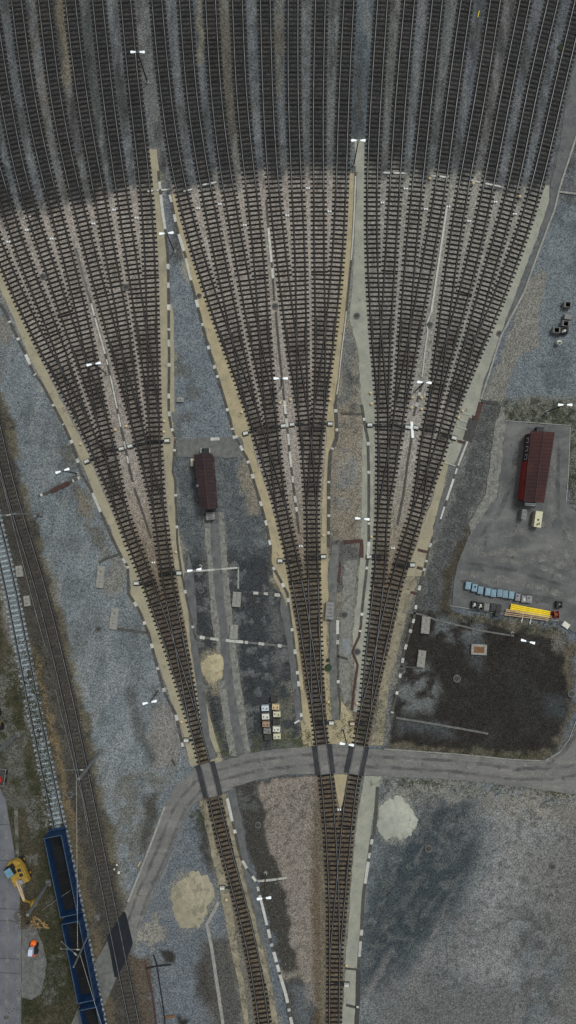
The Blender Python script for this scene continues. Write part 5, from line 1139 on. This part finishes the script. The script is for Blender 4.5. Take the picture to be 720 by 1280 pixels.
# pipes, poles, reel
def pipes(p0, p1, offs, r_, m, name, label, cat, group, zs):
    A, B = Vector((X(p0[0]), Y(p0[1]))), Vector((X(p1[0]), Y(p1[1]))); nn = Vector((-(B-A).y, (B-A).x)).normalized()
    for i, (o_, z) in enumerate(zip(offs, zs)):
        a, b2 = A+nn*o_, B+nn*o_; mb = MB(); mb.tube((a.x, a.y, z), (b2.x, b2.y, z), r_, n=12)
        tag(mb.build(name, m, smooth=False), label[i], cat, group)
pipes((637, 758.6), (686, 768), (-.42, -.14, .14, .42), .14, M['yellow'], 'pipe', ['yellow pipe, lowest of the bundle on the paved yard', 'yellow pipe, second from the bottom of the bundle', 'yellow pipe, third from the bottom of the bundle', 'yellow pipe, uppermost of the bundle in the photo'], 'pipe', 'yellow pipes', (.36, .37, .38, .36))
pipes((631, 762.5), (689, 771), (-.1, .14), .09, M['wood'], 'pole', ['pale wooden pole just below the yellow pipes, lower of a pair', 'pale wooden pole just below the yellow pipes, upper of a pair'], 'pole', 'wooden poles', (.42, .43))
pipes((629.5, 767), (684, 774), (-.12, .16), .08, M['wood'], 'pole', ['wooden pole, lowest in the photo beside the bins', 'wooden pole, second lowest beside the bins'], 'pole', 'wooden poles', (.42, .41))
for i, (x, y) in enumerate(((652.5, 770), (663, 772))):
    b_ = MB(); b_.box((X(x), Y(y)-.1, .2), (.12, 1.8, .1), R(-10)); b_.box((X(x)-.05, Y(y)+.6, 0), (.14, .14, .2)); b_.box((X(x)-.2, Y(y)-.7, 0), (.14, .14, .2)); tag(b_.build('trestle', M['palewhite']), ['low white trestle under the poles, left one', 'low white trestle under the poles, right one'][i], 'trestle', 'trestles')
e = empty('cable_reel', (X(692.5), Y(767.5), 0), 'red cable reel at the right end of the yellow pipes', 'cable reel')
for s_ in (-.35, .35):
    b_ = MB(); b_.tube((X(692.5)+s_, Y(767.5), .62), (X(692.5)+s_+.06, Y(767.5), .62), .6, n=20); b_.build('flange', M['red'], e)
b_ = MB(); b_.tube((X(692.5)-.35, Y(767.5), .62), (X(692.5)+.4, Y(767.5), .62), .3, n=14); b_.build('drum', M['rustmat'], e)
bin_(699.7, 756, .9, 1.0, .9, R(-3), 'open black box right of the red reel', M['dark_bin'], None, lid=False, content=M['midcrate'], cat='box', name='box')
b_ = MB(); b_.box((X(706.7), Y(781), 0), (1.15, .85, .3), R(-35), taper=.96); tag(b_.build('slab', M['palewhite']), 'pale tilted slab at the right end of the yard kerb', 'slab')

# ------------------------------------------------------------------ wagons
def wagon(y0, y1, label, first=[None]):
    ym_ = (y0+y1)/2; ang = math.atan(slope(T1, ym_)); Ln = (y1-y0)*S/math.cos(ang); W_ = 2.75; Hh = 3.0; fl = 1.15
    e = empty('wagon', (0, 0, 0), label, 'wagon', 'blue open goods wagons')
    b_ = MB(); b_.box((0, 0, fl-.15), (W_-.1, Ln-.4, .15)); b_.build('floor', M['wagon_in'], e)
    for s_ in (-1, 1):
        b_ = MB(); b_.box((s_*(W_/2-.06), 0, fl-.1), (.10, Ln-.5, Hh-fl+.1)); w_ = b_.build('side_wall', M['wagon_blue'], e)
        b_ = MB(); b_.box((s_*(W_/2-.06), 0, Hh), (.12, Ln-.5, .07)); b_.build('rim', M['wagon_rim'], e)
        n = 9
        for k in range(n+1):
            b_ = MB(); b_.box((s_*(W_/2+.04), -Ln/2+.35+(Ln-.7)*k/n, fl-.2), (.12, .14, Hh-fl+.15)); b_.build('rib', M['wagon_blue'], w_)
    for s_ in (-1, 1):
        b_ = MB(); b_.box((0, s_*(Ln/2-.3), fl-.1), (W_-.22, .10, Hh-fl+.1)); b_.build('end_wall', M['wagon_blue'], e)
        b_ = MB(); b_.box((0, s_*(Ln/2-.3), Hh), (W_-.26, .12, .07)); b_.build('rim', M['wagon_rim'], e)
        b_ = MB(); b_.box((0, s_*(Ln/2-.08), fl-.35), (W_-.15, .34, .22)); b_.build('end_beam', M['wagon_blue'], e)
        for sx in (-1, 1):
            b_ = MB(); b_.tube((sx*.88, s_*(Ln/2+.05), fl-.2), (sx*.88, s_*(Ln/2+.42), fl-.2), .08); b_.tube((sx*.88, s_*(Ln/2+.4), fl-.2), (sx*.88, s_*(Ln/2+.46), fl-.2), .22, n=12); b_.build('buffer', M['dark_metal'], e)
        b_ = MB(); b_.box((0, s_*(Ln/2-2.6), .55), (2.0, 2.6, .3))
        for sy in (-.9, .9):
            for sx in (-.76, .76): b_.tube((sx-.06, s_*(Ln/2-2.6)+sy, .71), (sx+.06, s_*(Ln/2-2.6)+sy, .71), .44, n=16)
        b_.build('bogie', M['dark_metal'], e)
    b_ = MB(); n = 7
    for k in range(n): b_.box((0, -Ln/2+1+(Ln-2)*k/(n-1), fl), (W_-.3, .06, .05))
    b_.build('floor_batten', M['dark_metal'], e)
    place(e, X(px_at(T1, ym_)), Y(ym_), ang); return e
wagon(1032.5, 1133, 'blue open goods wagon at the head of the train, nearest the pale sleepers')
wagon(1137, 1237.5, 'blue open goods wagon in the middle, beneath the slanting mast')
wagon(1241.5, 1335, 'blue open goods wagon at the bottom edge, partly out of view')

# ------------------------------------------------------------------ catenary masts and wires
def mast(bx_, by_, h, label, arm=None, thick=.2, stays=()):
    e = empty('catenary_mast', (X(bx_), Y(by_), 0), label, 'mast', 'overhead line masts')
    o = Vector((X(bx_), Y(by_), 0))
    b_ = MB(); b_.box((o.x, o.y, 0), (.9, .9, .35), taper=.9); b_.build('foundation', M['concrete_dark'], e)
    b_ = MB(); t_ = thick
    b_.box((o.x-t_*.45, o.y, .3), (.03, t_, h-.3)); b_.box((o.x+t_*.45, o.y, .3), (.03, t_, h-.3)); b_.box((o.x, o.y, .3), (t_*.86, .03, h-.3)); b_.box((o.x, o.y, h), (t_*1.2, t_*1.2, .03)); b_.build('pole', M['grey_metal'], e)
    if arm:
        for k, (ax, ay, z0, z1) in enumerate(arm):
            b_ = MB(); b_.tube((o.x, o.y, z0), (ax, ay, z1), .05, n=6); b_.build('cantilever', M['grey_metal'], e)
            b_ = MB(); q0 = Vector((o.x, o.y, z0)).lerp(Vector((ax, ay, z1)), .12); q1 = Vector((o.x, o.y, z0)).lerp(Vector((ax, ay, z1)), .24); b_.tube(q0, q1, .1, n=8); b_.build('insulator', M['lid'], e)
            b_ = MB(); b_.box((ax, ay, z1-.12), (.18, .18, .16)); b_.build('clamp', M['grey_metal'], e)
    for (ax, ay) in stays:
        b_ = MB(); b_.tube((o.x, o.y, h*.8), (ax, ay, .05), .025, n=6); b_.build('stay', M['lid'], e)
    return e
mast(50, 642, 10.2, 'slim overhead line mast at the upper left beside the main line', arm=[(X(19), Y(644), 7.6, 6.9), (X(2), Y(650), 9.9, 7.6)])
mast(22.5, 917.5, 8.5, 'thick overhead line mast at the left edge between wagons and yellow machine', thick=.34)
mast(125, 940, 11.0, 'leaning-looking overhead line mast between main line and blue gravel', thick=.3, arm=[(X(97), Y(943), 7.6, 6.6)])
mast(61, 1103, 8.8, 'thick overhead line mast left of the head wagon', thick=.34)
mast(121.5, 1146, 12.0, 'overhead line mast right of the train with insulators over the middle wagon', thick=.16, arm=[(X(95), Y(1150), 8.2, 7.2), (X(95.5), Y(1143), 9.8, 7.0)], stays=())
def wire(pts, label, r_=.03):
    b_ = MB()
    for a, c in zip(pts[:-1], pts[1:]): b_.tube(a, c, r_, n=5)
    tag(b_.build('overhead_wire', M['lid']), label, 'wire', 'overhead wires')
def WP(x, y, z): gx_, gy_ = gpos(x, y, z); return (X(gx_), Y(gy_), z)
wire([WP(95.5, 968, 7.2), WP(96.2, 1075, 7.0), WP(97, 1185, 7.2)], 'thin overhead wire above the sand right of the train', .022)
wire([WP(100, 1193, 7.2), WP(119, 1256, 6.9), WP(142, 1330, 7.0)], 'thin overhead wire slanting over the lower wagons', .022)
wire([WP(15, 935, 5), (X(24), Y(931), .1)], 'pale stay wire right of the left-edge mast', .025)
wire([(X(52), Y(1138), .05), WP(88, 1113, 2)], 'pale stay wire beside the head wagon', .02)

# ------------------------------------------------------------------ excavator
e = empty('excavator', (0, 0, 0), 'yellow wheeled excavator with pale blue cab roof beside the concrete road', 'excavator')
b_ = MB(); b_.box((0, 0, .35), (1.9, 3.2, .5)); b_.build('undercarriage', M['dark_metal'], e)
for sx in (-1, 1):
    for sy in (-1, 1):
        b_ = MB(); b_.tube((sx*.85, sy*1.15, .48), (sx*1.25, sy*1.15, .48), .48, n=16); w_ = b_.build('wheel', M['black'], e)
        b_ = MB(); b_.tube((sx*1.24, sy*1.15, .48), (sx*1.28, sy*1.15, .48), .24, n=12); b_.build('rim', M['myellow'], w_)
b_ = MB(); b_.prism([(-1.2, -1.9), (1.2, -1.9), (1.25, .5), (.95, 1.5), (.45, 1.95), (-.5, 2.0), (-1.05, 1.5), (-1.25, .4)], .95, 1.75); b_.build('upper_body', M['myellow'], e)
b_ = MB(); b_.prism([(.15, -.9), (1.1, -.9), (1.15, .9), (.2, .9)], 1.75, 2.1); hd = b_.build('engine_hood', M['myellow'], e)
for yy in (-.45, .35):
    b_ = MB(); b_.box((.68, yy, 2.1), (.55, .5, .04)); b_.build('vent', M['dark_metal'], e)
b_ = MB(); b_.box((-.45, .85, 1.75), (1.25, 1.5, 1.15), R(8), taper=.9); cabm = b_.build('cab', M['dark_metal'], e)
b_ = MB(); b_.box((-.45, .85, 2.9), (1.05, 1.25, .06), R(8)); b_.build('cab_roof', M['cabglass'], e)
b_ = MB(); b_.box((.1, -1.4, 1.75), (.6, .6, .4)); b_.build('tool_box', M['grey_bin'], e)
b_ = MB(); b_.tube((-.55, -1.0, 1.9), (-.3, -4.0, 2.6), .16, .13, n=6); b_.tube((-.2, -1.0, 1.9), (-.1, -4.0, 2.6), .10, .09, n=6); b_.build('boom', M['wood'], e)
b_ = MB(); b_.tube((-.2, -4.0, 2.6), (-.25, -5.3, 1.0), .2, .16, n=6); b_.build('stick', M['myellow'], e)
b_ = MB(); b_.tube((.0, -1.6, 1.6), (-.1, -3.0, 2.2), .06, n=6); b_.build('ram', M['grey_metal'], e)
b_ = MB(); b_.prism([(-.7, -6.2), (.2, -6.2), (.1, -5.2), (-.6, -5.2)], .25, .9); b_.build('bucket', M['myellow'], e)
place(e, X(26.5), Y(1084), R(24))
# small orange machine
e = empty('concrete_mixer', (0, 0, 0), 'small machine with round orange drum and pale blue hood on the apron', 'work machine')
b_ = MB(); b_.box((0, 0, .35), (1.1, 1.6, .35)); b_.build('chassis', M['dark_metal'], e)
for sx in (-1, 1):
    for sy in (-1, 1):
        b_ = MB(); b_.tube((sx*.48, sy*.5, .35), (sx*.66, sy*.5, .35), .34, n=14); b_.build('wheel', M['black'], e)
b_ = MB(); b_.box((-.22, -.18, .7), (.68, 1.05, .7), R(-3), taper=.94); b_.build('hood', M['lightblue'], e)
b_ = MB(); b_.lathe((.12, 1.12, .55), [(.2, 0), (.38, .15), (.46, .4), (.42, .7), (.28, .95), (.12, 1.0)], 20); b_.build('drum', M['orange'], e, smooth=True)
b_ = MB(); b_.lathe((.12, 1.12, 1.5), [(.16, .04), (.16, .1), (.1, .1)], 14); b_.build('drum_mouth', M['orange_dull'], e)
b_ = MB(); b_.prism([(-.25, -1.3), (.5, -1.1), (.45, -.75), (-.2, -.85)], .4, .62); b_.build('footplate', M['orange_dull'], e)
b_ = MB(); b_.tube((.38, -.5, .7), (.38, .5, 1.2), .05, n=6); b_.build('lever', M['dark_metal'], e)
b_ = MB(); b_.tube((.3, 1.1, .6), (.3, .5, .6), .06, n=6); b_.build('axle', M['dark_metal'], e)
place(e, X(43.5), Y(1183), R(-2))
# partly visible machines at the left edge
e = empty('trailer', (0, 0, 0), 'dark platform trailer with a red load at the left edge', 'trailer')
b_ = MB(); b_.box((0, 0, .5), (1.9, 2.6, .14)); b_.build('deck', M['darkcrate'], e)
b_ = MB()
for a, c in (((-.95, 1.3), (.95, 1.3)), ((.95, 1.3), (.95, -1.3)), ((-.95, -1.3), (.95, -1.3))): b_.tube((a[0], a[1], 1.0), (c[0], c[1], 1.0), .05, n=6)
for a in ((-.95, 1.3), (.95, 1.3), (.95, -1.3), (-.95, -1.3)): b_.tube((a[0], a[1], .6), (a[0], a[1], 1.0), .04, n=6)
b_.build('frame', M['midcrate'], e)
for sy in (-.6, .6):
    b_ = MB(); b_.tube((.75, sy, .35), (.98, sy, .35), .35, n=14); b_.build('wheel', M['black'], e)
place(e, X(1.5), Y(968.5), R(-8))
e = empty('barrel', (X(1), Y(972.5), .64), 'rounded red load sitting on the dark trailer', 'barrel')
b_ = MB(); b_.lathe((X(1), Y(972.5), .64), [(.5, 0), (.55, .3), (.48, .6), (.2, .7)], 18); b_.build('body', M['red'], e, smooth=True)
b_ = MB(); b_.lathe((X(1), Y(972.5), 1.33), [(.12, 0), (.12, .08), (.05, .1)], 10); b_.build('cap', M['dark_metal'], e)
e = empty('loader', (0, 0, 0), 'yellow loader cut off by the left edge', 'loader')
b_ = MB(); b_.prism([(-1.2, -1.6), (.6, -1.7), (1.0, -.9), (.95, .9), (.5, 1.6), (-1.2, 1.6)], .7, 1.7); b_.build('body', M['myellow'], e)
b_ = MB(); b_.box((-.4, .2, 1.7), (1.2, 1.4, 1.0), taper=.9); b_.build('cab', M['dark_metal'], e)
for sy in (-1.1, 1.1):
    b_ = MB(); b_.tube((.7, sy, .55), (1.15, sy, .55), .55, n=16); b_.build('wheel', M['black'], e)
place(e, X(-5.5), Y(899), R(12))

# brush pile
rr = random.Random(5)
e = empty('brush_pile', (X(38), Y(1148), 0), 'heap of cut branches and logs between excavator and orange machine', 'brush pile')
b_ = MB()
for k in range(420):
    x = X(rr.gauss(37, 8)); y = Y(rr.gauss(1146, 8)); a = rr.uniform(0, 6.28); l_ = rr.uniform(.2, .9); z = rr.uniform(.03, .5)
    b_.tube((x, y, z), (x+l_*math.cos(a), y+l_*math.sin(a), max(.03, z+rr.uniform(-.3, .3))), rr.uniform(.015, .04), n=4)
b_.build('branches', M['twig'], e)
for k in range(16):
    x = X(rr.gauss(47, 4)); y = Y(rr.gauss(1153, 4)); a = rr.uniform(0, 6.28); l_ = rr.uniform(.5, 1.0); b_ = MB()
    b_.tube((x, y, .2+rr.uniform(0, .2)), (x+l_*math.cos(a), y+l_*math.sin(a), .2+rr.uniform(0, .3)), rr.uniform(.08, .15), n=8); b_.build('log', M['log'], e)
e2 = MB(); e2.lathe((X(35), Y(1151), 0), [(.45, 0), (.45, .3), (.25, .32)], 14); tag(e2.build('tyre', M['black']), 'black tyre in the branch heap', 'tyre')

# ------------------------------------------------------------------ sand and grit patches (low mounds)
def mound(cx, cy, rx, ry, h, m, name, label, seed, rot=0.):
    b_ = MB(); n = 120; rings = 10; rs = random.Random(seed); ph = [rs.uniform(0, 6.28) for _ in range(8)]; jag = [rs.uniform(-.035, .035) for _ in range(n)]
    def rad(a): return 1+.10*math.sin(2*a+ph[0])+.07*math.sin(3*a+ph[1])+.05*math.sin(5*a+ph[2])+.035*math.sin(9*a+ph[3])+.03*math.sin(17*a+ph[4])+jag[int(a/6.2832*n+.5) % n]
    b_.v.append((X(cx), Y(cy), h))
    for k in range(1, rings+1):
        f = k/rings
        for i in range(n):
            a = 2*math.pi*i/n; r_ = (1+(rad(a)-1)*f**2.5)*f; x = r_*rx*math.cos(a); y = r_*ry*math.sin(a); c, s_ = math.cos(rot), math.sin(rot)
            z = h*(1-f**2.2)*(.55+.9*float(fbm(np.array([cx+x]), np.array([cy-y]), 9.0, 300+seed, 3)[0]))
            b_.v.append((X(cx)+(x*c-y*s_)*S, Y(cy)+(x*s_+y*c)*S, z if k < rings else .0))
    for i in range(n):
        j = (i+1) % n; b_.f.append((0, 1+i, 1+j)); b_.m.append(0)
        for k in range(rings-1):
            a = 1+k*n; b_.f.append((a+i, a+n+i, a+n+j, a+j)); b_.m.append(0)
    o = b_.build(name, m, smooth=True); tag(o, label, 'sand patch', 'spread sand and grit heaps'); return o
mound(266.5, 835, 14, 19, .55, M['sand'], 'sand_heap', 'small yellow sand heap left of the service path', 1)
mound(240, 1125, 26, 34, .55, M['sand_dull'], 'sand_heap', 'big round beige sand heap left of the left lead line', 2)
mound(495.5, 1024, 22, 29, .5, M['sand_green'], 'sand_heap', 'pale greenish grit heap below the road on the right', 3, .2)
# bits on the lower left
b_ = MB(); ribbon(b_, [(192, 1193), (196, 1205), (203, 1250), (208, 1290)], .16, 0, .18); ribbon(b_, [(183, 1210), (196, 1207), (214, 1205)], .2, 0, .2); tag(b_.build('rail_frame', M['dark_metal']), 'dark crossed rail pieces on gravel at the bottom left', 'rail')
loose([(199, 1248), (205, 1285)], 'short rusty rail piece beside the crossed pieces')
b_ = MB(); ribbon(b_, [(182, 1206), (190, 1240), (196, 1285)], .3, 0, .12); tag(b_.build('timber_baulk', M['trough_red']), 'long reddish timber baulk at the bottom left', 'timber')
b_ = MB(); b_.box((X(213), Y(1270), 0), (1.3, .35, .2), R(5)); tag(b_.build('timber_baulk', M['rustmat']), 'short brown timber baulk at the bottom left', 'timber')
for i, (x, y, r_) in enumerate(((146, 1081, .14), (143, 1086.5, .13), (148.5, 1090.5, .2))):
    b_ = MB(); b_.lathe((X(x), Y(y), 0), [(r_, 0), (r_*1.1, r_*.6), (r_*.7, r_*1.3), (.02, r_*1.5)], 9); tag(b_.build('stone', M['palewhite']), ['white stone, highest of three right of the main line', 'white stone, leftmost of three right of the main line', 'white stone, biggest of three right of the main line'][i], 'stone', 'three white stones')
b_ = MB(); b_.box((X(174), Y(1080), 0), (.14, .7, .12), R(-25)); tag(b_.build('marker_stick', M['tan']), 'yellow stick lying beside the road kerb at the lower left', 'stick')
b_ = MB(); b_.box((X(598), Y(18), 0), (.1, 1.0, .1), R(-14)); tag(b_.build('marker_stick', M['yellow']), 'yellow stick lying between sidings at the top right', 'stick')
for i, (x, y, rz, ln, m_, lb_) in enumerate(((217, 953, -62, 1.1, 'cover', 'dark iron bar beside the left bend of the road'), (371, 902, 30, .9, 'bluewhite', 'bluish white rubble piece right of the crates'))):
    b_ = MB(); b_.box((X(x), Y(y), 0), (ln, .26, .16), R(rz), taper=.97); b_.box((X(x)+.1, Y(y)+.02, .16), (ln*.6, .12, .03), R(rz)); nm_ = {'twig': 'timber', 'cover': 'iron_bar', 'rustmat': 'rusty_plate'}.get(m_, 'broken_slab'); tag(b_.build(nm_, M[m_]), lb_, nm_.replace('_', ' '))
# planters/bush between leads
e = empty('spool', (X(410.5), Y(834), 0), 'dark green round drum between the leads above the road', 'drum')
b_ = MB(); b_.lathe((X(410.5), Y(834), 0), [(.5, 0), (.55, .3), (.5, .6), (.3, .62)], 16); b_.build('body', M['green'], e)
b_ = MB(); b_.lathe((X(410), Y(825), 0), [(.28, 0), (.28, .3), (.2, .3)], 12); tag(b_.build('bucket', M['dark_metal']), 'small dark bucket above the green drum', 'bucket')

# ------------------------------------------------------------------ loose stones and weeds
rr = random.Random(11)
def scatter(name, m, spots, n, size, label, up_):
    b_ = MB()
    for k in range(n):
        poly = spots[rr.randrange(len(spots))]; x = rr.gauss(poly[0], poly[2]); y = rr.gauss(poly[1], poly[3]); s_ = rr.uniform(*size); a = rr.uniform(0, 6.28)
        wx_, wy_ = X(x), Y(y)
        if up_:
            for q_ in range(3):
                aa = a+q_*2.1; b_.face([(wx_, wy_, .01), (wx_+s_*math.cos(aa-.35), wy_+s_*math.sin(aa-.35), s_*.5), (wx_+1.3*s_*math.cos(aa), wy_+1.3*s_*math.sin(aa), s_*.8), (wx_+s_*math.cos(aa+.35), wy_+s_*math.sin(aa+.35), s_*.5)])
        else: b_.box((wx_, wy_, 0), (s_, s_*rr.uniform(.6, 1), s_*.6), a, taper=.7)
    o = b_.build(name, m); tag(o, label, name, kind='stuff')
gsp = [(40+i*7, 860+i*60, 9, 30) for i in range(7)]+[(55, 1190, 14, 30), (70, 1230, 10, 25), (35, 1262, 12, 12), (20, 880, 8, 30)]
scatter('grass', M['grass'], gsp, 3500, (.08, .28), 'low grass on the verge left of the main line', True)
wsp = [(560, 941, 60, 3), (650, 945, 25, 3), (300, 943, 30, 3), (380, 925, 8, 8), (660, 515, 30, 7), (700, 520, 10, 10), (600, 772, 30, 4), (680, 786, 15, 5), (250, 1020, 5, 15), (640, 985, 60, 4), (520, 978, 30, 3), (700, 990, 15, 4), (415, 870, 6, 25), (475, 900, 5, 20), (700, 60, 1, 1), (440, 910, 14, 10), (714, 590, 4, 30)]
scatter('weeds', M['weed'], wsp, 2200, (.06, .22), 'sparse weeds along kerbs and edges', True)
ssp = [(610, 590, 8, 40), (714, 590, 3, 30), (660, 515, 30, 7), (60, 600, 20, 60), (188, 1165, 12, 14), (360, 1130, 22, 60), (600, 1010, 50, 14), (700, 803, 5, 5), (120, 900, 20, 60)]
scatter('stones', M['verge'], ssp, 1800, (.06, .2), 'scattered pale stones on the gravel', False)
